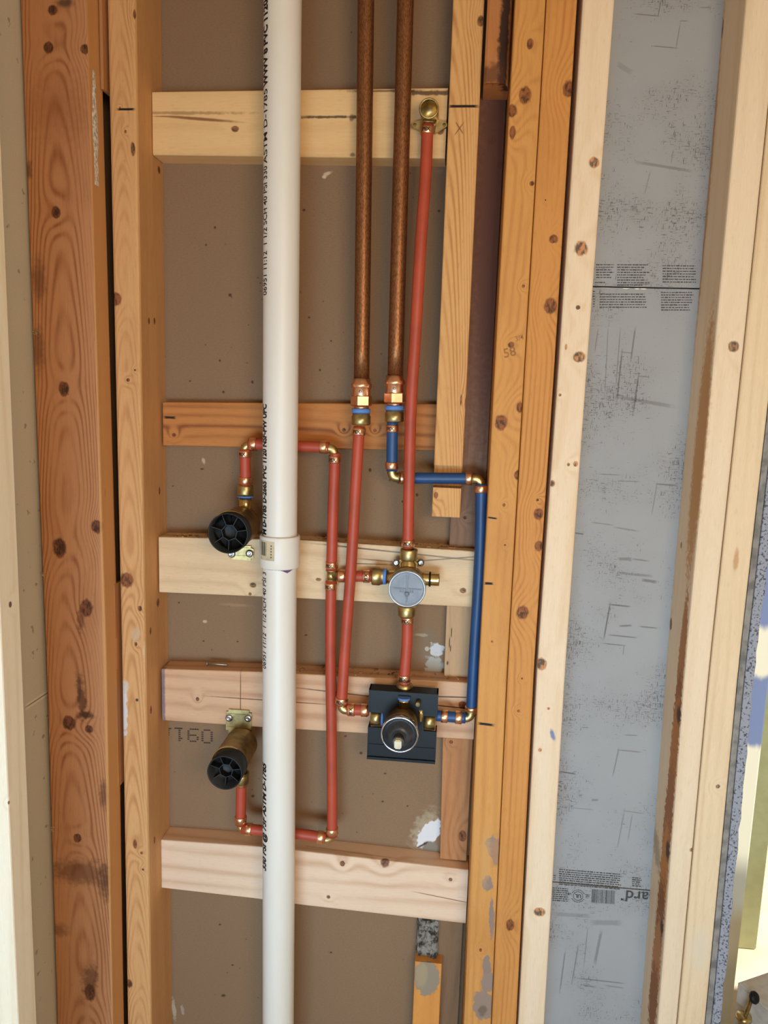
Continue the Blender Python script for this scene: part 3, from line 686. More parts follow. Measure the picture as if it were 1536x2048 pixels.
# ------------------------------------------------------------------ lettering
def text_mesh(body, size, bold=False, spacing=1.0, cut=None):
    cu = bpy.data.curves.new('txt', 'FONT'); cu.body = body; cu.size = size; cu.space_character = spacing
    cu.resolution_u = 3
    cu.offset = size * (.045 if bold else .012)
    o = bpy.data.objects.new('txt', cu); C.objects.link(o)
    dg = bpy.context.evaluated_depsgraph_get()
    me = bpy.data.meshes.new_from_object(o.evaluated_get(dg))
    bpy.data.objects.remove(o); bpy.data.curves.remove(cu)
    bm = bmesh.new(); bm.from_mesh(me); bpy.data.meshes.remove(me)
    if cut:      # extra cuts so that the letters can bend round a pipe
        for ax in (0, 1):
            lo = min(v.co[ax] for v in bm.verts); hi = max(v.co[ax] for v in bm.verts)
            if ax == 0 and cut != 'both': continue
            k = lo + .0011
            while k < hi:
                n_ = [0, 0, 0]; p_ = [0, 0, 0]; n_[ax] = 1; p_[ax] = k
                bmesh.ops.bisect_plane(bm, geom=bm.verts[:] + bm.edges[:] + bm.faces[:], plane_co=p_, plane_no=n_); k += .0011
    return bm
m_ink = simple('black_print', (26, 22, 20), .6, var=.2, scale=900)
m_greyink = simple('grey_print', (84, 80, 78), .7, var=.2, scale=900)

# ------------------------------------------------------------------ white drain pipe
t = NT('white_pvc'); U, V = t.uv()
n1 = t.noise(t.vec(t.m('MULTIPLY', U, 30.0), t.m('MULTIPLY', V, 6.0), 0), 1, 3)
col = t.mix(t.m('MULTIPLY', t.step(n1, .4, .75), .25), lin((232, 226, 216)), lin((222, 206, 182)))
t.color(col); t.rough(.42); m_pvc = t.mat
PY = .002
pvt = at(565.5, 0, PY); pvb = at(556.5, 2048, PY); pmid = at(559.5, 1108, PY)
PR = 0.0242
def pvx(z): return float(np.interp(z, [pvb.z, pmid.z, pvt.z], [pvb.x, pmid.x, pvt.x]))
zc1 = at(558, 1076, PY - PR).z; zc0 = at(558, 1140, PY - PR).z
pv = thing('drain_pipe', (pvx(0), PY, 0), 'white plastic drain pipe with black printing, running full height', 'pipe')
bm = bmesh.new(); pth = [Vector((pvx(z), PY, z)) for z in np.linspace(0, CEIL, 40)]; sweep(bm, pth, PR, 64)
link('pipe_tube', bm, m_pvc, pv)
xc = pvx((zc0 + zc1) / 2)
bm = bmesh.new()
lathe(bm, (xc, PY, zc0), (0, 0, 1), [(0, PR + .0003), (0, PR + .0036), (.0015, PR + .0042), (zc1 - zc0 - .0015, PR + .0042), (zc1 - zc0, PR + .0036), (zc1 - zc0 + .0001, PR + .0006), (zc1 - zc0 - .004, PR + .0003)], 64, caps=False)
cp = link('coupling', bm, m_pvc, pv); 
def wrap_text(bm, x, r, z0, th0, up=True):
    for v in bm.verts:
        tx, ty = v.co.x, v.co.y
        th = th0 + ty / r
        v.co = Vector((x(z0 + tx) - r * math.sin(th), PY - r * math.cos(th), z0 + tx))
def pipe_text(body, y_bot, y_top, size, bold, th):
    z0 = at(528, y_bot, PY - .01).z; z1 = at(528, y_top, PY - .01).z
    bm = text_mesh(body, size, bold, cut='rows'); w = max(v.co.x for v in bm.verts)
    for v in bm.verts: v.co.x *= (z1 - z0) / w
    wrap_text(bm, pvx, PR + .00025, z0, th)
    o = link('printed_text', bm, m_ink, pv, fix=False)
TH = math.radians(38)
pipe_text('WWV 8 PVC 1120 NSF', 176, -40, .0155, True, TH)
pipe_text('ASTM D-1785', 330, 182, .014, False, TH)
pipe_text('06951 11:12  1 1/2 SCH 40 PSI 330', 592, 335, .0145, False, TH)
pipe_text('TM D-1785 D-2665 PVC 1120 NSF-PW UPC', 1076, 808, .0155, True, TH)
pipe_text('06951 11:12  1 1/2 SCH 40 PSI 3', 1334, 1142, .0145, False, TH)
pipe_text('330 PSI @ 73F ASTM D-1785', 1735, 1522, .015, True, TH)
# purple primer smear under the coupling
m_prim = simple('purple_primer', (150, 96, 150), .5, var=.2)
bm = bmesh.new(); r = random.Random(3); L = []
for i in range(40):
    th = math.radians(-72 + 125 * i / 39); h = .0005 + .0006 * r.random() + (.0042 * max(0, 1 - abs(math.degrees(th) + 40) / 24))
    q = lambda zz: Vector((xc - (PR + .0002) * math.sin(th), PY - (PR + .0002) * math.cos(th), zz))
    L.append((bm.verts.new(q(zc0 - .0002)), bm.verts.new(q(zc0 - .0002 - h))))
for i in range(39): bm.faces.new((L[i][0], L[i][1], L[i + 1][1], L[i + 1][0]))
o = link('primer_smear', bm, m_prim, pv, fix=False); o['label'] = 'purple primer smear below the coupling'
# sticker on the coupling
m_stick = simple('sticker', (214, 196, 160), .6, var=.06)
def cyl_patch(bm, x, r, tha, thb, za, zb, n=8):
    L = []
    for i in range(n + 1):
        th = math.radians(tha + (thb - tha) * i / n)
        L.append([bm.verts.new((x - r * math.sin(th), PY - r * math.cos(th), z)) for z in (za, zb)])
    for i in range(n): bm.faces.new((L[i][0], L[i][1], L[i + 1][1], L[i + 1][0]))
za, zb = zc0 + .013, zc1 - .005
bm = bmesh.new(); cyl_patch(bm, xc, PR + .0044, 2, 54, za, zb)
stk = link('sticker', bm, m_stick, cp, fix=False)
bm = bmesh.new()
for k in range(6):
    th = 28 + k * 3.8 + (k % 2); cyl_patch(bm, xc, PR + .0046, th, th + (2.4 if k % 2 else 1.6), za + .006, zb - .002, 2)
for k in range(5): cyl_patch(bm, xc, PR + .0046, 10, 13, za + .004 + k * .004, za + .006 + k * .004, 2)
link('bar_print', bm, m_ink, stk.parent, fix=False)

# ------------------------------------------------------------------ metals and plastics
m_copO = simple('aged_copper', (158, 106, 68), .45, .85, var=.12, scale=260, stretch=(3, 3, 1), bump=.1)
m_cop = simple('bright_copper', (250, 192, 152), .33, 1.0, var=.05)
m_brass = simple('brass', (206, 184, 128), .40, 1.0, var=.12, scale=80)
m_brassd = simple('cast_brass', (164, 134, 84), .5, .8, var=.2, scale=50)
m_gold = simple('machined_brass', (226, 200, 136), .27, 1.0, var=.05)
m_red = simple('red_pex', (184, 74, 48), .5, 0, var=.05, scale=20)
m_blue = simple('blue_pex', (34, 76, 128), .45, 0, var=.06, scale=20)
m_bclip = simple('blue_clip', (96, 140, 214), .5, 0, var=.03)
m_black = simple('black_plastic', (13, 14, 16), .42, 0, var=.1, spec=.28)
m_blackm = simple('matt_black_plastic', (15, 15, 15), .55, 0, var=.15)
m_grey = simple('dark_grey_plastic', (54, 56, 60), .38, 0, var=.1)
m_chrome = simple('chrome', (214, 218, 224), .14, 1.0, var=.03)
m_white = simple('nylon_white', (228, 220, 190), .5, var=.05)
m_steel = simple('zinc_screw', (206, 214, 224), .25, 1.0, var=.08)
RP = .0079
PEXW = simple('ring_print', (60, 34, 24), .6)

def pex(label, pts, Y, red=True, rings=(), group=None, r=RP, prints=()):
    w = [at(a, b, Y) if len(c) == 0 else at(a, b, c[0]) for a, b, *c in pts]
    low = min(w, key=lambda p: p.z)
    th = thing('pex_pipe', low, label, 'pipe', group)
    path = smooth_path(w, 10)
    L = [0]
    for i in range(1, len(path)): L.append(L[-1] + (path[i] - path[i - 1]).length)
    bm = bmesh.new(); sweep(bm, path, r, 28)
    link('pipe_tube', bm, m_red if red else m_blue, th)
    for k, (a, b) in enumerate(rings):
        q = at(a, b, Y); i = min(range(len(path)), key=lambda i: (path[i] - q).length)
        i = min(max(i, 1), len(path) - 1); d = (path[i] - path[i - 1]).normalized()
        # project onto the path
        base = path[i - 1] + d * (q - path[i - 1]).dot(d)
        bm = bmesh.new()
        lathe(bm, base - d * .0049, d, [(0, r + .0001), (0, r + .0011), (.0006, r + .0016), (.0092, r + .0016), (.0098, r + .0011), (.0098, r + .0001)], 32, caps=False)
        rg = link('crimp_ring', bm, m_cop, th)
        if k in prints:
            tb = text_mesh('PEX', .0062, True, cut='both'); ww = max(v.co.x for v in tb.verts)
            vert = abs(d.z) > .5
            for v in tb.verts:
                tx, ty = v.co.x - ww / 2, v.co.y - .0022; rr = r + .0018; an = tx / rr - .25
                if vert: v.co = base + Vector((math.sin(an) * rr, -math.cos(an) * rr, ty))
                else:
                    an = tx / rr + .1; v.co = base + Vector((-ty, -math.cos(an) * rr, math.sin(an) * rr))
            link('printed_text', tb, PEXW, rg, fix=False)
    return th

def elbow(label, px, py, Y, d1, d2, a=.013, r=.0068, group=None):
    c = at(px, py, Y); d1 = Vector(d1).normalized(); d2 = Vector(d2).normalized()
    R = .0075; pth = [c + d1 * a, c + d1 * (R + .001)]
    for k in range(9):
        tt = k / 8 * math.pi / 2
        cc = c + (d1 + d2) * R
        pth.append(cc - d2 * R * math.cos(tt) - d1 * R * math.sin(tt))
    pth += [c + d2 * (R + .001), c + d2 * a]
    bm = bmesh.new(); sweep(bm, pth, r, 24)
    for d in (d1, d2): lathe(bm, c + d * (a - .0035), d, [(0, r), (0, r + .0011), (.0018, r + .0011), (.0018, r)], 24, caps=False)
    o = link('brass_elbow', bm, m_brass); tag(o, label, 'elbow fitting', group); return o
LF, RI, UPV, DN = (-1, 0, 0), (1, 0, 0), (0, 0, 1), (0, 0, -1)

# ------------------------------------------------------------------ copper pipes and adapters
CY = .024
def copper(label, pts):
    w = [at(a, b, CY) for a, b in pts]; bm = bmesh.new()
    d = (w[0] - w[-1]).normalized(); top = w[0] + d * ((CEIL - w[0].z) / d.z)
    sweep(bm, [w[-1].lerp(top, k / 20) for k in range(21)], .0108, 40)
    o = link('copper_pipe', bm, m_copO); tag(o, label, 'pipe'); return o
copper('left aged brown copper pipe, feeding the slanting red pipe', [(732, 0), (723, 758)])
copper('right aged brown copper pipe, feeding the short blue pipe', [(811, 0), (790.5, 752)])
def adapter(label, cx, ys, clipname=True):
    y0 = ys
    p = lambda y: at(cx + (y - y0) * -.01, y, CY)
    top = p(y0); z0 = top.z
    k = (p(y0).z - p(y0 + 90).z) / 90
    th = thing('press_adapter', (top.x, CY, z0 - 94 * k), label, 'pipe adapter')
    ax = (p(y0 + 94) - top).normalized(); s = lambda a: a * k / abs(ax.z)
    bm = bmesh.new(); lathe(bm, top, ax, [(0, .0109), (0, .0124), (s(8), .0125), (s(10), .0140), (s(14), .0146), (s(18), .0140), (s(20), .0125), (s(36), .0125), (s(38), .0122), (s(38), .009)], 40, caps=False)
    link('press_sleeve', bm, m_cop, th)
    bm = bmesh.new(); lathe(bm, top + ax * s(34), ax, [(0, .0138), (s(2), .0150), (s(19), .0150), (s(21), .0138)], 6, phase=math.radians(12), smooth=False)
    link('hex_nut', bm, m_cop, th)
    bm = bmesh.new(); lathe(bm, top + ax * s(20), ax, [(0, .0128), (0, .0140), (s(9), .0140), (s(9), .0128)], 20, caps=False)
    bm.free()
    bm = bmesh.new(); lathe(bm, top + ax * s(54), ax, [(0, .0105), (s(8), .0105)], 32); link('neck', bm, m_cop, th)
    bm = bmesh.new(); lathe(bm, top + ax * s(60), ax, [(0, .0105), (0, .0130), (s(9), .0130), (s(9), .0105)], 32, caps=False)
    b_ = link('blue_release_ring', bm, m_bclip, th); b_['label'] = 'pale blue plastic ring'
    bm = bmesh.new(); lathe(bm, top + ax * s(69), ax, [(0, .0100), (0, .0120), (s(5), .0122), (s(6), .0134), (s(22), .0134), (s(24), .0120), (s(24), .0080)], 40, caps=False)
    link('brass_collar', bm, m_brass, th)
    bm = bmesh.new(); lathe(bm, top + ax * s(26), (0, -1, 0), [(.0115, .0022), (.0132, .0020), (.0136, .0008)], 16); link('press_dimple', bm, m_chrome, th)
adapter('left copper press adapter above the slanting red pipe', 723, 757)
adapter('right copper press adapter above the short blue pipe', 790, 751)

# ------------------------------------------------------------------ PEX runs
Y1 = .028
pex('slanting red pipe from the left copper adapter down to the black plate valve', [(718.5, 853), (710, 996), (702, 1137), (691.5, 1278), (683, 1410)], .022, rings=[(718, 863), (683.5, 1401)], prints=(0, 1))
elbow('brass elbow at the foot of the slanting red pipe', 682.5, 1419, .021, (.09, 0, 1), RI)
pex('short red stub entering the left side of the black plate valve', [(694, 1419), (738, 1421)], .020, rings=[(703, 1419), (729, 1421)], prints=(0,))
# loop for the two volume valves
pex('red horizontal pipe crossing behind the white drain above the upper black valve', [(497, 888), (658, 895)], .036, rings=[(507, 888), (647, 895)])
elbow('brass elbow at the right end of the upper red crossing', 669, 897, .036, LF, DN)
elbow('brass elbow at the left end of the upper red crossing', 489.5, 890, .036, RI, DN)
pex('short red drop into the upper black capped valve', [(490, 898), (491, 973)], .036, rings=[(490, 908), (491, 961)], prints=(0,))
pex('upper half of the vertical red pipe, from top elbow to tee', [(670.5, 906), (669.5, 930), (666, 1020), (663, 1140)], .036, rings=[(670.5, 919), (663.5, 1130)], prints=(0, 1))
pex('lower half of the vertical red pipe, from tee to bottom elbow', [(662, 1160), (661, 1320), (663.5, 1500), (664.5, 1672)], .036, rings=[(662, 1172), (664.5, 1661)], prints=(0,))
# tee
c = at(662.5, 1150, .036); bm = bmesh.new()
lathe(bm, c - Vector((0, 0, .0075)), UPV, [(0, .0072), (0, .0082), (.0015, .0082), (.0016, .0068), (.0134, .0068), (.0135, .0082), (.015, .0082), (.015, .0072)], 28)
lathe(bm, c, (1, 0, 0), [(0, .0066), (.010, .0066), (.0101, .0080), (.012, .0080)], 24)
tag(link('brass_tee', bm, m_brass), 'brass tee joining the vertical red pipe to the clear gauge valve', 'tee fitting')
pex('short red branch from the tee to the clear gauge valve', [(676, 1152), (748, 1153)], .034, rings=[(684, 1152), (733, 1153)], prints=(1,))
elbow('brass elbow at the bottom of the vertical red pipe', 662.5, 1679, .036, UPV, LF)
pex('red horizontal pipe crossing behind the white drain above the lowest board', [(652, 1676), (600, 1668), (484, 1657)], .036, rings=[(641, 1674), (498, 1660)])
elbow('brass elbow below the lower black capped valve', 480, 1657, .036, RI, UPV)
pex('short red pipe hanging from the lower black capped valve', [(481, 1649), (483, 1560)], .036, rings=[(480.5, 1638), (483, 1566)])
# riser and drop ear
pex('long red riser up to the brass ear elbow', [(855, 250, .030), (851, 352, .026), (841, 492, .019), (830.5, 672, .017), (821.7, 820, .017), (817.5, 996, .02), (816, 1096, .024)], .024, rings=[], prints=())
ri = bpy.data.objects[-1] if False else None
def ring_at(parent, px, py, Y, d, r=RP, txt=True):
    base = at(px, py, Y); d = Vector(d).normalized(); bm = bmesh.new()
    lathe(bm, base - d * .0049, d, [(0, r + .0001), (0, r + .0011), (.0006, r + .0016), (.0092, r + .0016), (.0098, r + .0011), (.0098, r + .0001)], 32, caps=False)
    rg = link('crimp_ring', bm, m_cop, parent)
    if txt:
        tb = text_mesh('PEX', .0062, True, cut='both'); ww = max(v.co.x for v in tb.verts)
        for v in tb.verts:
            rr = r + .0018; an = (v.co.x - ww / 2) / rr - .1; ty = v.co.y - .0022
            v.co = base + Vector((math.sin(an) * rr, -math.cos(an) * rr, ty))
        link('printed_text', tb, PEXW, rg, fix=False)
riser = [o for o in C.objects if o.get('label', '').startswith('long red riser')][0]
ring_at(riser, 854.5, 262, .0295, (.03, .01, 1)); ring_at(riser, 816.5, 1086, .0235, (0, 0, 1))
pex('red pipe between the clear gauge valve and the black plate valve', [(815, 1228), (814, 1285), (809.5, 1345), (809, 1368)], .024, rings=[(815, 1240), (809.5, 1355)], prints=(0, 1))
# blue
pex('short vertical blue pipe under the right copper adapter', [(785, 842), (783.5, 942)], .026, False, rings=[(785, 857), (783.5, 931)], prints=(0,))
elbow('brass elbow under the short vertical blue pipe', 783.5, 955, .034, UPV, RI)
pex('horizontal blue pipe passing through the notch in the stud', [(794, 956), (950, 957)], .040, False, rings=[(804, 956), (938, 957)])
elbow('brass elbow where the blue pipe turns down at the right stud', 961, 958, .036, LF, DN)
pex('long vertical blue pipe beside the right orange stud', [(962, 968), (962, 1010), (959, 1137), (949.5, 1290), (944.5, 1383), (942.5, 1428)], .030, False, rings=[(962.3, 978), (942.8, 1419)])
elbow('brass elbow at the foot of the long blue pipe', 941, 1436, .026, UPV, LF)
pex('short blue stub entering the right side of the black plate valve', [(931, 1436), (872, 1431)], .021, False, rings=[(917, 1435), (889, 1433)])

# ------------------------------------------------------------------ drop ear elbow
c = at(858, 216, .02)
de = thing('drop_ear_elbow', at(857, 246, .03), 'open brass ear elbow with two screw ears on the topmost board', 'elbow fitting')
bm = bmesh.new(); ce = Vector((at(858, 217, .012).x, 0, at(858, 217, .012).z))
lathe(bm, (ce.x, .047, ce.z), (0, -1, 0), [(0, .010), (.004, .0118), (.012, .0120), (.030, .0120), (.0305, .0128), (.036, .0128), (.0365, .0122), (.0365, .0108), (.034, .0102), (.008, .0098), (.0078, .0001)], 48, caps=False)
link('socket', bm, m_brass, de)
bm = bmesh.new()
zn = at(856, 251, .03).z
lathe(bm, (ce.x - .0005, .032, ce.z - .008), (0, 0, -1), [(0, .0105), (.004, .0095), (.008, .0062), (abs(ce.z - .008 - zn), .0062)], 32)
link('neck', bm, m_brass, de)
for s in (-1, 1):
    bm = bmesh.new(); n = 10
    e = Vector((ce.x + s * .0195, 0, ce.z - .0105)); out = []
    pts = [(ce.x + s * .009, ce.z - .004)]
    for k in range(n + 1):
        an = math.radians(75 - 170 * k / n); pts.append((e.x + s * .0042 * math.cos(an), e.z + .0042 * math.sin(an)))
    pts += [(ce.x + s * .008, ce.z - .021)]
    hole = [(e.x + s * .0022 * math.cos(2 * math.pi * k / 12), e.z + .0022 * math.sin(2 * math.pi * k / 12)) for k in range(12)]
    vo = [bm.verts.new((a, .040, b)) for a, b in pts]; vh = [bm.verts.new((a, .040, b)) for a, b in hole]
    ed = [bm.edges.new((vo[i], vo[(i + 1) % len(vo)])) for i in range(len(vo))] + [bm.edges.new((vh[i], vh[(i + 1) % 12])) for i in range(12)]
    bmesh.ops.triangle_fill(bm, edges=ed, use_beauty=True)
    ex = bmesh.ops.extrude_face_region(bm, geom=bm.faces[:])
    for v in ex['geom']:
        if isinstance(v, bmesh.types.BMVert): v.co.y += .005
    link('ear', bm, m_brass, de)

# ------------------------------------------------------------------ gauge valve with clear cap
gc = at(814, 1178, -.012)
gv = thing('diverter_valve', at(815, 1228, .024), 'brass valve with round clear cap over grey dial, middle of the bay', 'valve')
bc = Vector((gc.x, .024, at(815, 1172, .024).z))
bm = bmesh.new()
ztop = at(816, 1098, .024).z; zbt = at(815, 1232, .024).z; bx = at(815.5, 1165, .024).x
hc = Vector((bx, .024, at(815, 1156, .024).z))
lathe(bm, (bx, .024, zbt + .004), (0, 0, 1), [(0, .0092), (.012, .0092), (.016, .013), (ztop - zbt - .024, .013), (ztop - zbt - .020, .0092), (ztop - zbt - .010, .0092)], 36)
lathe(bm, (hc.x, .024, hc.z), (-1, 0, 0), [(0, .0125), (.018, .0120), (.020, .0098), (.030, .0098)], 36)
link('valve_body', bm, m_gold, gv)
bm = bmesh.new(); lathe(bm, (bx, .034, hc.z - .004), (0, -1, 0), [(0, .020), (.010, .0235), (.030, .0245), (.036, .0245)], 48); link('bonnet', bm, m_brassd, gv)
for (zz, dr, nm) in ((ztop, -1, 'top'), (zbt, 1, 'bot')):
    bm = bmesh.new(); lathe(bm, (bx, .024, zz), (0, 0, dr), [(0, .0080), (0, .0118), (.0015, .0125), (.014, .0125), (.016, .0112), (.0165, .0100)], 40, caps=False); link('union_nut', bm, m_brass, gv)
xl = at(745, 1152, .028).x
bm = bmesh.new(); lathe(bm, (xl, .026, hc.z), (1, 0, 0), [(0, .0080), (0, .0128), (.0015, .0135), (.011, .0135), (.012, .0125), (.016, .0118)], 40, caps=False); link('union_nut', bm, m_brass, gv)
bm = bmesh.new(); lathe(bm, (xl + .0155, .026, hc.z), (1, 0, 0), [(0, .0095), (0, .0115), (.005, .0115), (.005, .0095)], 36, caps=False)
b_ = link('release_ring', bm, m_bclip, gv); b_['label'] = 'blue plastic ring'
xr_ = at(879, 1156, .024).x
bm = bmesh.new(); prof = []; s = 0
L_ = xr_ - (hc.x + .012)
for k in range(12):
    prof += [(k * L_ / 12, .0088), ((k + .5) * L_ / 12, .0097)]
prof += [(L_, .0086), (L_, .0070), (L_ - .01, .0070)]
lathe(bm, (hc.x + .012, .024, hc.z), (1, 0, 0), prof, 36, caps=False); link('threaded_port', bm, m_gold, gv)
bm = bmesh.new(); xo = at(860, 1156, .024).x
lathe(bm, (xo - .0016, .024, hc.z), (1, 0, 0), [(0, .0095), (.0006, .0106), (.0026, .0106), (.0032, .0095)], 36, caps=False); link('o_ring', bm, m_blackm, gv)
for sx in (792, 841):
    p = at(sx, 1127, .03); bm = bmesh.new()
    lathe(bm, (p.x, .049, p.z), (0, -1, 0), [(0, .0030), (.012, .0030), (.0125, .0056), (.0145, .0054), (.0165, .0034), (.0168, .0015), (.0155, .0012)], 24); link('screw', bm, m_steel, gv)
    bm = bmesh.new(); box(bm, min(p.x, bx) + 0.003, max(p.x, bx) - .003, .036, .041, p.z - .005, p.z + .004); link('mounting_ear', bm, m_brass, gv)
# cap: clear plastic rim with grey dial
bm = bmesh.new(); cz = hc.z - .004; cc_ = Vector((gc.x, 0, gc.z))
lathe(bm, (cc_.x, .002, cc_.z), (0, -1, 0), [(0, .0215), (.002, .0250), (.010, .0262), (.014, .0262), (.0155, .0252), (.0156, .0244), (.0118, .0216), (.0108, .0214)], 64, caps=False)
rimm = NT('clear_cap_rim'); rimm.b.inputs['Base Color'].default_value = lin((176, 180, 186)); rimm.b.inputs['Roughness'].default_value = .12; rimm.b.inputs['Metallic'].default_value = .6
cap = link('cap_rim', bm, rimm.mat, gv)
bm = bmesh.new(); lathe(bm, (cc_.x, .0, cc_.z), (0, -1, 0), [(0, .0222), (.0110, .0222)], 64)
link('dial', bm, simple('grey_dial', (134, 141, 153), .7, var=.06), gv)
bm = bmesh.new()
box(bm, cc_.x - .0013, cc_.x + .0013, -.0128, -.011, cc_.z - .019, cc_.z + .021)
box(bm, cc_.x - .020, cc_.x + .020, -.0126, -.011, cc_.z - .0008, cc_.z + .0008)
lathe(bm, (cc_.x, -.011, cc_.z - .007), (0, -1, 0), [(0, .0036), (.004, .0032), (.0042, .0022), (.003, .0018)], 24)
link('dial_ribs', bm, simple('dial_ribs', (84, 88, 94), .45, var=.05), gv)
bm = bmesh.new()
for k in range(6):
    for j in (-1, 1):
        box(bm, cc_.x - .010 + k * .0034, cc_.x - .0082 + k * .0034, -.0118, -.011, cc_.z - .0042 + (j * .0012), cc_.z - .0026 + (j * .0012))
link('dial_print', bm, m_greyink, gv)
# glass disc
gl = NT('clear_plastic'); gl.b.inputs['Alpha'].default_value = .05; gl.b.inputs['Roughness'].default_value = .05; gl.b.inputs['Base Color'].default_value = lin((220, 225, 230))
bm = bmesh.new(); lathe(bm, (cc_.x, -.0145, cc_.z), (0, -1, 0), [(0, .0243), (.0010, .0243)], 64); link('clear_lens', bm, gl.mat, gv)

# ------------------------------------------------------------------ pressure balancing valve on its black plate
PFY = .006   # plate front
pl = [at(737, 1379, PFY), at(875, 1387, PFY), at(872, 1527, PFY), at(735, 1516, PFY)]
x0 = (pl[0].x + pl[3].x) / 2; x1 = (pl[1].x + pl[2].x) / 2; z1 = (pl[0].z + pl[1].z) / 2; z0 = (pl[2].z + pl[3].z) / 2
mv = thing('shower_valve', Vector(((x0 + x1) / 2, .03, z0)), 'brass shower valve on a square black plate with two side windows', 'valve')
wl0 = at(737, 1423, PFY); wl1 = at(766, 1456, PFY); wr0 = at(848, 1430, PFY); wr1 = at(873, 1463, PFY)
zw1 = wl0.z - .001; zw0 = wl1.z; zx = (x0 + x1) / 2
bm = bmesh.new(); TT = .003
box(bm, x0 + .002, x1 - .002, PFY, PFY + TT, zw1, z1 - .004)          # upper face
box(bm, x0 + .002, x1 - .002, PFY, PFY + TT, z0 + .004, zw0)          # lower face
box(bm, wl1.x, wr0.x, PFY, PFY + TT, zw0, zw1)                        # middle face
for (xa, xb) in ((x0, x0 + .002), (x1 - .002, x1)):
    box(bm, xa, xb, PFY - .001, PFY + .022, z0, zw0); box(bm, xa, xb, PFY - .001, PFY + .022, zw1, z1)
box(bm, x0, x1, PFY - .003, PFY + .022, z1 - .004, z1); box(bm, x0, x1, PFY - .003, PFY + .022, z0, z0 + .004)
box(bm, x0, x1, PFY - .0012, PFY + .0, z0 + .0215, z0 + .023)
bmesh.ops.remove_doubles(bm, verts=bm.verts, dist=1e-6)
link('guard_plate', bm, m_black, mv)
fc_ = at(799, 1470, -.040); vx, vz = fc_.x, fc_.z
bm = bmesh.new(); lathe(bm, (vx, .046, vz), (0, -1, 0), [(0, .018), (.004, .0225), (.050, .0225), (.052, .0235), (.062, .0238), (.076, .0250)], 56); link('valve_body', bm, m_brassd, mv)
bm = bmesh.new(); lathe(bm, (vx, -.028, vz), (0, -1, 0), [(0, .0252), (.004, .0262), (.012, .0262), (.0125, .0256), (.0125, .0238), (.010, .0236)], 64, caps=False); link('bonnet_rim', bm, m_chrome, mv)
bm = bmesh.new(); lathe(bm, (vx, -.026, vz), (0, -1, 0), [(0, .0236), (.012, .0234), (.0125, .0205), (.016, .0200), (.0165, .0165), (.021, .0160), (.022, .0120), (.024, .0085), (.025, .0084)], 56); link('cartridge_nut', bm, m_grey, mv)
bm = bmesh.new(); n = 48
base = []
for (s, sc) in ((0, 1), (.012, 1)):
    rr = []
    for i in range(n):
        an = 2 * math.pi * i / n; rad = (.0080 if i % 2 else .0072) * sc
        rr.append(bm.verts.new((vx + rad * math.cos(an), -.050 - s, vz + rad * math.sin(an))))
    base.append(rr)
for i in range(n): bm.faces.new((base[0][i], base[0][(i + 1) % n], base[1][(i + 1) % n], base[1][i]))
bm.faces.new(base[0][::-1]); bm.faces.new(base[1]); link('splined_stem', bm, m_grey, mv)
bm = bmesh.new(); box(bm, vx - .0048, vx + .0048, -.072, -.061, vz - .0062, vz + .0062)
bmesh.ops.bevel(bm, geom=bm.edges[:] + bm.verts[:], offset=.0014, segments=2, affect='EDGES')
link('stem_tip', bm, m_white, mv)
zs_ = at(750, 1434, .018).z
for s, xe in ((-1, x0 + .003), (1, x1 - .003)):
    bm = bmesh.new(); Lq = abs(xe - vx)
    lathe(bm, (vx, .018, zs_), (s, 0, 0), [(.015, .0105), (.0285, .0100)], 32); link('port', bm, m_gold, mv)
    bm = bmesh.new(); lathe(bm, (vx + s * .0275, .018, zs_), (s, 0, 0), [(0, .0105), (0, .0116), (.0035, .0116), (.0035, .0105)], 32, caps=False); o_ = link('release_ring', bm, m_bclip, mv)
    bm = bmesh.new(); lathe(bm, (vx + s * .031, .018, zs_), (s, 0, 0), [(0, .0122), (Lq - .031, .0125), (Lq - .031, .0080)], 32); link('union_nut', bm, m_brass, mv)
bm = bmesh.new(); xt = at(809, 1380, .024).x; ztp = at(809, 1366, .024).z
lathe(bm, (xt, .024, vz + .015), (0, 0, 1), [(0, .0105), (ztp - vz - .030, .0100), (ztp - vz - .030, .0118), (ztp - vz - .017, .0118), (ztp - vz - .015, .0085)], 36); link('top_port', bm, m_brass, mv)
# small opening collar above the body and stop screw
bm = bmesh.new(); tz = at(808, 1402, PFY - .004).z; tx = at(808, 1402, PFY - .004).x
lathe(bm, (tx, PFY - .0045, tz), (0, 0, 1), [(-.010, .0075), (0, .0075), (0.0001, .0086), (.003, .0086)], 24); link('check_stop', bm, m_gold, mv)
bm = bmesh.new(); lathe(bm, (tx, PFY - .0045, tz + .003), (0, 0, 1), [(0, .0088), (.0030, .0088)], 24); link('release_ring', bm, m_bclip, mv)
p = at(841, 1434, .0); bm = bmesh.new(); lathe(bm, (p.x, .008, p.z + .004), (0, 0, -1), [(-.010, .002), (-.004, .002), (-.0035, .004), (0, .0042), (.006, .0042), (.008, .0034), (.013, .0030), (.015, .0018)], 20); link('stop_screw', bm, m_gold, mv)
bm = bmesh.new(); lathe(bm, (at(836, 1407, .0).x, .009, at(836, 1407, .0).z), (0, -1, 0), [(0, .004), (.012, .004), (.014, .003)], 20); link('boss', bm, m_brassd, mv)

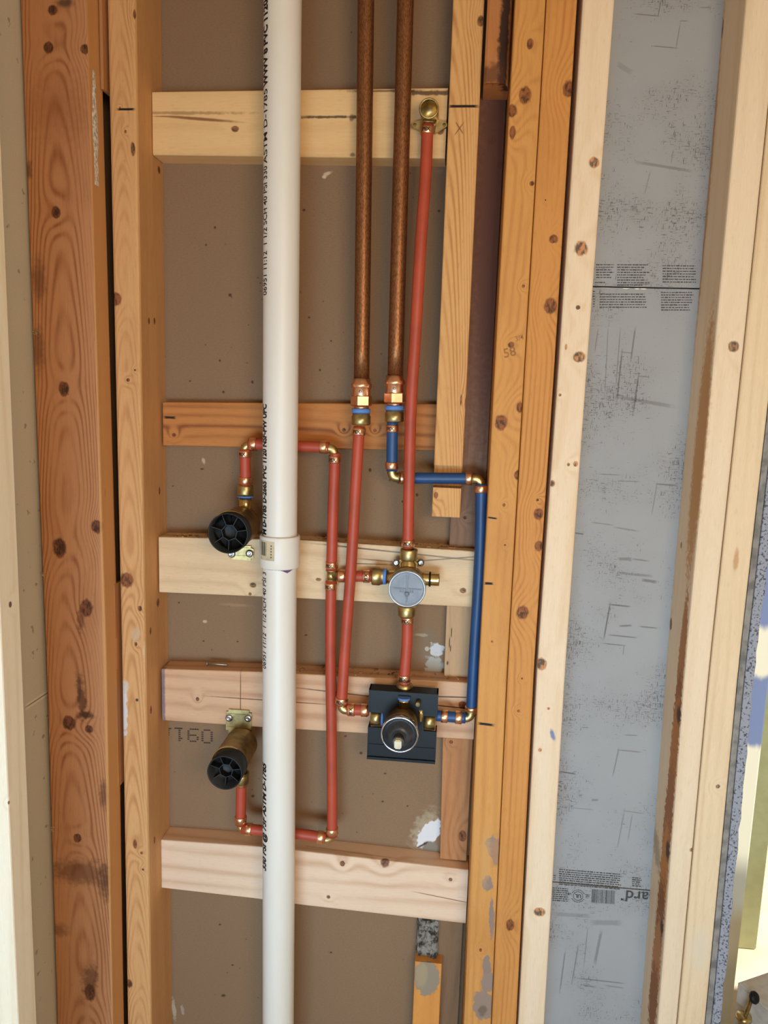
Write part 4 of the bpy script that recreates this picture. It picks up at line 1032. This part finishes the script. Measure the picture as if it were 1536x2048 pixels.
# ------------------------------------------------------------------ two volume control valves with black sleeves
def volume_valve(label, gpx, gpy, gY, bpx, bpy, bY, rg, rb, plate, screws, port_px, port_up):
    g = at(gpx, gpy, gY); b = at(bpx, bpy, bY)
    th = thing('volume_valve', Vector((g.x, .045, g.z - rg)), label, 'valve')
    ax = Vector((0, -1, 0)); Lb = .046 - gY
    bm = bmesh.new(); lathe(bm, (g.x, .046, g.z), ax, [(0, rg * .80), (.006, rg * .93), (Lb - .004, rg * .97), (Lb - .002, rg)], 64); link('valve_body', bm, m_brassd, th)
    bm = bmesh.new(); lathe(bm, (g.x, gY + .002, g.z), ax, [(0, rg), (.0, rg + .0006), (.0025, rg + .0006), (.003, rg), (.003, rg - .0014), (0, rg - .0016)], 64, caps=False); link('rim', bm, m_gold, th)
    # sleeve: a cup with ribs around a seven sided socket
    bm = bmesh.new(); bx_, bz_ = b.x, b.z; L = gY - bY
    D = min(.020, L + .006)
    lathe(bm, (bx_, gY + .001, bz_), ax, [(0, rb), (L + .001, rb), (L + .001, rb - .0016), (L + .001 - D, rb - .0018), (L + .001 - D, .0001)], 64, caps=False)
    link('black_sleeve', bm, m_blackm, th)
    bm = bmesh.new(); yf = bY + .007; yb = bY + D - .001; rh = rb * .40; hp = []
    for k in range(7):
        an = 2 * math.pi * (k + .2) / 7; hp.append((bx_ + rh * math.cos(an), bz_ + rh * math.sin(an), an))
    def wall(ax0, az0, ax1, az1, w=.0008):
        d = Vector((ax1 - ax0, 0, az1 - az0)); n_ = Vector((-d.z, 0, d.x)).normalized() * w / 2
        pts = [(ax0 - n_.x, az0 - n_.z), (ax1 - n_.x, az1 - n_.z), (ax1 + n_.x, az1 + n_.z), (ax0 + n_.x, az0 + n_.z)]
        v0 = [bm.verts.new((q[0], yf, q[1])) for q in pts]; v1 = [bm.verts.new((q[0], yb, q[1])) for q in pts]
        bm.faces.new(v0); bm.faces.new(v1[::-1])
        for i in range(4): bm.faces.new((v0[i], v0[(i + 1) % 4], v1[(i + 1) % 4], v1[i]))
    for k in range(7):
        h, h2 = hp[k], hp[(k + 1) % 7]
        wall(h[0], h[1], h2[0], h2[1]); wall(h[0], h[1], bx_ + (rb - .0012) * math.cos(h[2]), bz_ + (rb - .0012) * math.sin(h[2]))
    link('sleeve_ribs', bm, simple('rib_plastic', (24, 24, 26), .5), th)
    # bracket
    q0, q1 = at(plate[0], plate[1], .047), at(plate[2], plate[3], .047)
    bm = bmesh.new(); box(bm, q0.x, q1.x, .0465, .0497, min(q0.z, q1.z), max(q0.z, q1.z))
    bmesh.ops.bevel(bm, geom=[e for e in bm.edges if abs(e.verts[0].co.y - e.verts[1].co.y) > .002], offset=.004, segments=4, affect='EDGES')
    zl = [q0.z + (q1.z - q0.z) * k for k in (.22, .78)]
    for zz in zl: box(bm, q0.x + .002, q1.x - .002, .0452, .0466, zz - .0018, zz + .0018)
    link('bracket', bm, m_brass, th)
    for (sx, sy) in screws:
        p = at(sx, sy, .045); bm = bmesh.new()
        lathe(bm, (p.x, .0465, p.z), ax, [(0, .0062), (.0015, .006), (.0032, .0042), (.0036, .002), (.0026, .0014)], 24); link('screw', bm, m_steel, th)
    # port
    pp = at(port_px[0], port_px[1], .036); pe = at(port_px[2], port_px[3], .036)
    d = (pe - Vector((pp.x, .036, g.z))); Ld = abs(pe.z - g.z); s = 1 if port_up else -1
    bm = bmesh.new(); lathe(bm, (pe.x, .036, g.z), (0, 0, s), [(rg * .6, .0092), (Ld - .017, .0092)], 32); link('port', bm, m_gold, th)
    bm = bmesh.new(); lathe(bm, (pe.x, .036, g.z + s * (Ld - .018)), (0, 0, s), [(0, .0095), (0, .0118), (.0025, .0118), (.0025, .0095)], 32, caps=False)
    link('release_ring', bm, m_bclip, th) if port_up else link('release_ring', bm, m_brass, th)
    bm = bmesh.new(); lathe(bm, (pe.x, .036, g.z + s * (Ld - .0155)), (0, 0, s), [(0, .0098), (0, .0112), (.003, .0116), (.0135, .0116), (.0152, .0106), (.0155, .0080)], 36, caps=False); link('union_nut', bm, m_brass, th)
    return th
volume_valve('upper valve with round black sleeve, on the pale middle board', 461, 1062, -.022, 455.5, 1067, -.040, .0282, .0280,
             (458, 1090, 507, 1121), [(499, 1107), (463, 1108)], (491, 1005, 491, 970), True)
volume_valve('lower valve with round black sleeve, under the pinkish board', 457.5, 1528, -.028, 449, 1546, -.056, .0262, .0252,
             (452, 1418, 503, 1468), [(458, 1436), (496, 1437)], (483, 1540, 483, 1566), False)

# ------------------------------------------------------------------ stamps on paper and board
# dot-matrix stamp, upside down, below the pinkish block
bm = bmesh.new()
def dots(pts, ox, oy, dx, dy):
    for (i, j) in pts:
        p = at(ox + i * dx, oy + j * dy + (ox + i * dx - 340) * .03, BACK)
        w = .0016; box(bm, p.x - w * 1.05, p.x + w * 1.05, BACK - .0004, BACK + .0001, p.z - w * .62, p.z + w * .62)
g9 = [(1, 0), (2, 0), (3, 0), (0, 1), (0, 2), (1, 3), (2, 3), (3, 3), (4, 3), (0, 4), (4, 4), (0, 5), (4, 5), (1, 6), (2, 6), (3, 6)]
g6 = [(4, 0), (3, 0), (2, 0), (1, 0), (0, 1), (0, 2), (0, 3), (1, 3), (2, 3), (3, 3), (4, 4), (4, 5), (0, 4), (0, 5), (1, 6), (2, 6), (3, 6)]
g0 = [(1, 0), (2, 0), (3, 0), (0, 1), (4, 1), (0, 2), (4, 2), (0, 3), (4, 3), (0, 4), (4, 4), (0, 5), (4, 5), (1, 6), (2, 6), (3, 6)]
g1 = [(0, 0), (1, 0), (2, 0), (3, 0), (2, 1), (2, 2), (2, 3), (2, 4), (2, 5), (1, 5), (2, 6), (1, 0)]
dots([(3, 0), (2, 0), (2, 1), (2, 2), (2, 3)], 329, 1457, 3.9, 4.2)
dots([(0, 0), (1, 0), (2, 0), (3, 0), (2, 1), (2, 2), (2, 3), (2, 4), (3, 5), (2, 5), (2, 6)], 351, 1456, 4.0, 4.0)
dots(g6, 377, 1457, 4.6, 4.0); dots(g0, 405, 1458, 4.6, 4.2)
o = link('stamp_print', bm, simple('stamp_ink', (70, 50, 38), .8), wall_back)

# small print on the grey board: rows of dashes like unreadable text, a round mark, a barcode and 'ard' upside down
def print_rows(bm, x0, y0, x1, rows, dy, slope, seed, hh=.0007, jag=0.25, gap=.25):
    r = random.Random(seed)
    for k in range(rows):
        x = x0; end = x1 - (x1 - x0) * jag * r.random()
        while x < end:
            w = r.uniform(2.5, 8)
            y = y0 + k * dy + (x - x0) * slope
            p = at(x, y, GY); q = at(min(x + w, end), y + w * slope, GY); h = hh * r.uniform(.7, 1.15)
            v = [bm.verts.new((a, GY - .0003, b)) for a, b in ((p.x, p.z - h), (q.x, q.z - h), (q.x, q.z + h), (p.x, p.z + h))]
            bm.faces.new(v); x += w + r.uniform(.6, 1.8)
bm = bmesh.new()
print_rows(bm, 1192, 529.5, 1229, 6, 5.1, .0, 1); print_rows(bm, 1190, 565, 1216, 1, 5, 0, 2)
print_rows(bm, 1234, 529.5, 1300, 9, 5.1, .004, 3); print_rows(bm, 1325, 531.5, 1392, 7, 5.4, .008, 4, jag=.1)
print_rows(bm, 1186, 583, 1190, 7, 5, 0, 5); print_rows(bm, 1199, 588.5, 1295, 6, 5.2, 0.0, 6, jag=.08)
print_rows(bm, 1322, 585, 1388, 8, 5, 0.0, 7, jag=.2)
print_rows(bm, 1118, 1738.5, 1243, 8, 4.2, .082, 8, hh=.0009, jag=.06); print_rows(bm, 1105, 1775.5, 1137, 7, 4.1, .07, 9, hh=.0009, jag=.05)
print_rows(bm, 1264, 1755, 1284, 5, 4.0, .08, 10, hh=.0009, jag=.2); print_rows(bm, 1107, 1751, 1112, 3, 4, 0, 11)
wr = [o for o in C.objects if o.name.startswith('wall_right')]
link('small_print', bm, m_greyink, wr[1])
bm = bmesh.new()
r = random.Random(5); x = 1184
while x < 1230:
    w = r.choice((.7, 1.1, 1.8)); yy = 1778 + (x - 1184) * .07
    a, b, c_, d_ = at(x, yy, GY), at(x + w, yy, GY), at(x + w - .8, yy + 27, GY), at(x - .8, yy + 27, GY)
    bm.faces.new([bm.verts.new((q.x, GY - .0003, q.z)) for q in (d_, c_, b, a)]); x += w + r.choice((.7, 1.0, 1.6))
link('barcode_print', bm, m_greyink, wr[2])
bm = bmesh.new(); cc0 = at(1156, 1792, GY)
lathe(bm, (cc0.x, GY - .0001, cc0.z), (0, -1, 0), [(0, .0078), (.0003, .0078), (.0003, .0070), (0, .0070)], 40, caps=False)
for a0, rr in ((20, .0104), (200, .0104)):
    for k in range(9):
        an = math.radians(a0 + k * 15 + 10); p = Vector((cc0.x + rr * math.cos(an), 0, cc0.z + rr * math.sin(an)))
        box(bm, p.x - .0009, p.x + .0009, GY - .0003, GY, p.z - .0006, p.z + .0006)
def add_text(bm, body, size, cx, cz, rot, bold=True):
    tb = text_mesh(body, size, bold); ww = max(v.co.x for v in tb.verts) / 2; hh = max(v.co.y for v in tb.verts) / 2
    me = bpy.data.meshes.new('t'); 
    for v in tb.verts:
        a, b = v.co.x - ww, v.co.y - hh
        v.co = Vector((cx + a * math.cos(rot) - b * math.sin(rot), GY - .0003, cz + a * math.sin(rot) + b * math.cos(rot)))
    tb.to_mesh(me); tb.free(); bm.from_mesh(me); bpy.data.meshes.remove(me)
add_text(bm, 'UL', .008, cc0.x, cc0.z, math.pi); add_text(bm, 'C', .006, cc0.x + .0135, cc0.z + .002, math.pi); add_text(bm, 'US', .005, cc0.x - .0135, cc0.z + .002, math.pi)
q = at(1269, 1793, GY); add_text(bm, 'ard', .027, q.x + .004, q.z, math.pi, False); q = at(1247, 1799, GY); add_text(bm, 'TM', .006, q.x, q.z, math.pi, False)
link('logo_print', bm, m_greyink, wr[2])

# pencil '58 3/4' on the thinset-patched stud
bm = bmesh.new(); tb = text_mesh('58', .017); me = bpy.data.meshes.new('t'); q = at(1008, 716, 0)
for v in tb.verts:
    a, b = v.co.x, v.co.y; an = .25
    v.co = Vector((q.x + a * math.cos(an) - b * math.sin(an), -.0003, q.z + a * math.sin(an) + b * math.cos(an)))
tb.to_mesh(me); tb.free(); bm.from_mesh(me)
tb = text_mesh('3/4', .009); me2 = bpy.data.meshes.new('t'); q = at(1031, 683, 0)
for v in tb.verts:
    a, b = v.co.x, v.co.y; an = .3
    v.co = Vector((q.x + a * math.cos(an) - b * math.sin(an), -.0003, q.z + a * math.sin(an) + b * math.cos(an)))
tb.to_mesh(me2); tb.free(); bm.from_mesh(me2); bpy.data.meshes.remove(me); bpy.data.meshes.remove(me2)
rs = [o for o in C.objects if o.get('label', '').startswith('orange stud with grey')][0]
link('pencil_note', bm, simple('pencil', (168, 116, 66), .8), rs)

# ------------------------------------------------------------------ board edges at the wall end and the bright room beyond
xe = fr(1.4)
frq = edge_fn((1625, 1547, 1478, 1411), 0)
m_e1 = simple('grey_board_edge', (152, 148, 142), .9, var=.12, scale=60, bump=.3)
bm = vboard_bm(lambda z: frq(z) + .0015, lambda z: frq(z) + .0095, .004, BACK + .02, 0, CEIL, ch=.0006)
tag(link('backer_sheet', bm, m_e1), 'smooth grey sheet edge fixed against the outermost pale stud', 'board')
m_e2 = NT('speckled_edge'); tc = m_e2.n.new('ShaderNodeTexCoord'); n = m_e2.noise(tc.outputs['Object'], 320, 4, .6); n2 = m_e2.noise(tc.outputs['Object'], 40, 2)
m_e2.color(m_e2.mix(m_e2.step(n, .52, .62), lin((160, 164, 176)), lin((84, 84, 92)))); m_e2.rough(.95); m_e2.bump(n, .9, .002)
r = random.Random(12); jag = [r.uniform(-.0014, .0014) for _ in range(200)]
bm = vboard_bm(lambda z: frq(z) + .0100, lambda z: frq(z) + .0225 + jag[int(z * 60) % 200], .002, BACK + .03, 0, CEIL, ch=.0012, n=150)
tag(link('cement_sheet', bm, m_e2.mat), 'ragged speckled blue-grey sheet edge at the end of the wall', 'board')

# things in the sunlit room behind
def vstrip(name, lab, cat, px, Y0, depth, z0, z1, mat, ch=.003):
    a, b = at(px[0][0], px[0][1], Y0), at(px[1][0], px[1][1], Y0)
    bm = bmesh.new(); box(bm, a.x, b.x, Y0, Y0 + depth, z0, z1)
    bmesh.ops.bevel(bm, geom=[e for e in bm.edges], offset=ch, segments=2, affect='EDGES')
    return tag(link(name, bm, mat), lab, cat)
m_cream = NT('cream_painted_shade'); U, V = m_cream.uv(); nz = m_cream.noise(m_cream.vec(m_cream.m('MULTIPLY', U, 30), m_cream.m('MULTIPLY', V, 9), 3), 1, 3)
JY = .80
def JM(px, py, hh): p = at(px, py, JY); q = at(px, py + hh, JY); return ('r', p.x, p.z, .2, abs(q.z - p.z), 0, (124, 140, 184), .12, .5, 1)  # blue bands put cool shade into the cream casing colour
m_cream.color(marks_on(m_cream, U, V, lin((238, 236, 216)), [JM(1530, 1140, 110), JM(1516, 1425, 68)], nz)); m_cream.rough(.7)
vstrip('door_casing', 'cream door casing with painted-in blue shade patches in the sunlit room', 'casing', ((1440, 1780), (1491, 1780)), JY, .10, 0.0, CEIL, m_cream.mat)
m_olive = simple('olive_paint', (158, 160, 122), .7, var=.02, scale=30)
vstrip('corner_post', 'olive green post standing on the sunlit floor', 'post', ((1483, 1800), (1524, 1800)), 1.12, .12, 0.0, CEIL, m_olive)
bm = bmesh.new(); box(bm, .3, 3.0, 3.9, 3.95, 0, CEIL); struct('wall_far', bm, simple('far_wall_paint', (206, 216, 232), .8, var=.04))
# white cabinet box, bottom right corner
p0 = atz(1474, 1963, .38); p1 = atz(1536, 1942, .38); p2 = atz(1536, 2022, .38)
e1 = (p1 - p0).normalized(); e2 = (p2 - p0).normalized()
bm = bmesh.new(); A = p0; Bq = p0 + e1 * .45; Cq = p0 + e1 * .45 + e2 * .4; D = p0 + e2 * .4
top = [bm.verts.new((q.x, q.y, .38)) for q in (A, D, Cq, Bq)]; bot = [bm.verts.new((q.x, q.y, .0)) for q in (A, D, Cq, Bq)]
bm.faces.new(top); bm.faces.new(bot[::-1])
for i in range(4): bm.faces.new((top[i], bot[i], bot[(i + 1) % 4], top[(i + 1) % 4]))
bmesh.ops.recalc_face_normals(bm, faces=bm.faces); bmesh.ops.bevel(bm, geom=bm.edges[:], offset=.004, segments=2, affect='EDGES')
tag(link('white_box', bm, simple('white_laminate', (236, 234, 228), .5, var=.03)), 'white box standing on the floor in the bottom right corner', 'box')
kp = at(1505, 1990, .45)
kt = thing('valve_handle', Vector((kp.x, kp.y, kp.z - .09)), 'black round knob on a brass stem in front of the white box', 'knob')
bm = bmesh.new(); lathe(bm, kp - Vector((.002, 0, .005)), Vector((.45, -.5, .35)), [(0, .006), (.003, .0115), (.008, .0125), (.012, .010), (.014, .004)], 28); link('knob', bm, m_blackm, kt)
bm = bmesh.new(); sweep(bm, smooth_path([kp + Vector((0, 0, -.003)), kp + Vector((-.005, 0, -.03)), kp + Vector((-.010, 0, -.052))], 6), .0042, 16); link('stem', bm, m_brassd, kt)
bm = bmesh.new(); lathe(bm, kp + Vector((-.012, 0, -.048)), DN, [(0, .006), (.002, .015), (.008, .016), (.010, .010), (.30, .010)], 24); link('base_collar', bm, m_gold, kt)
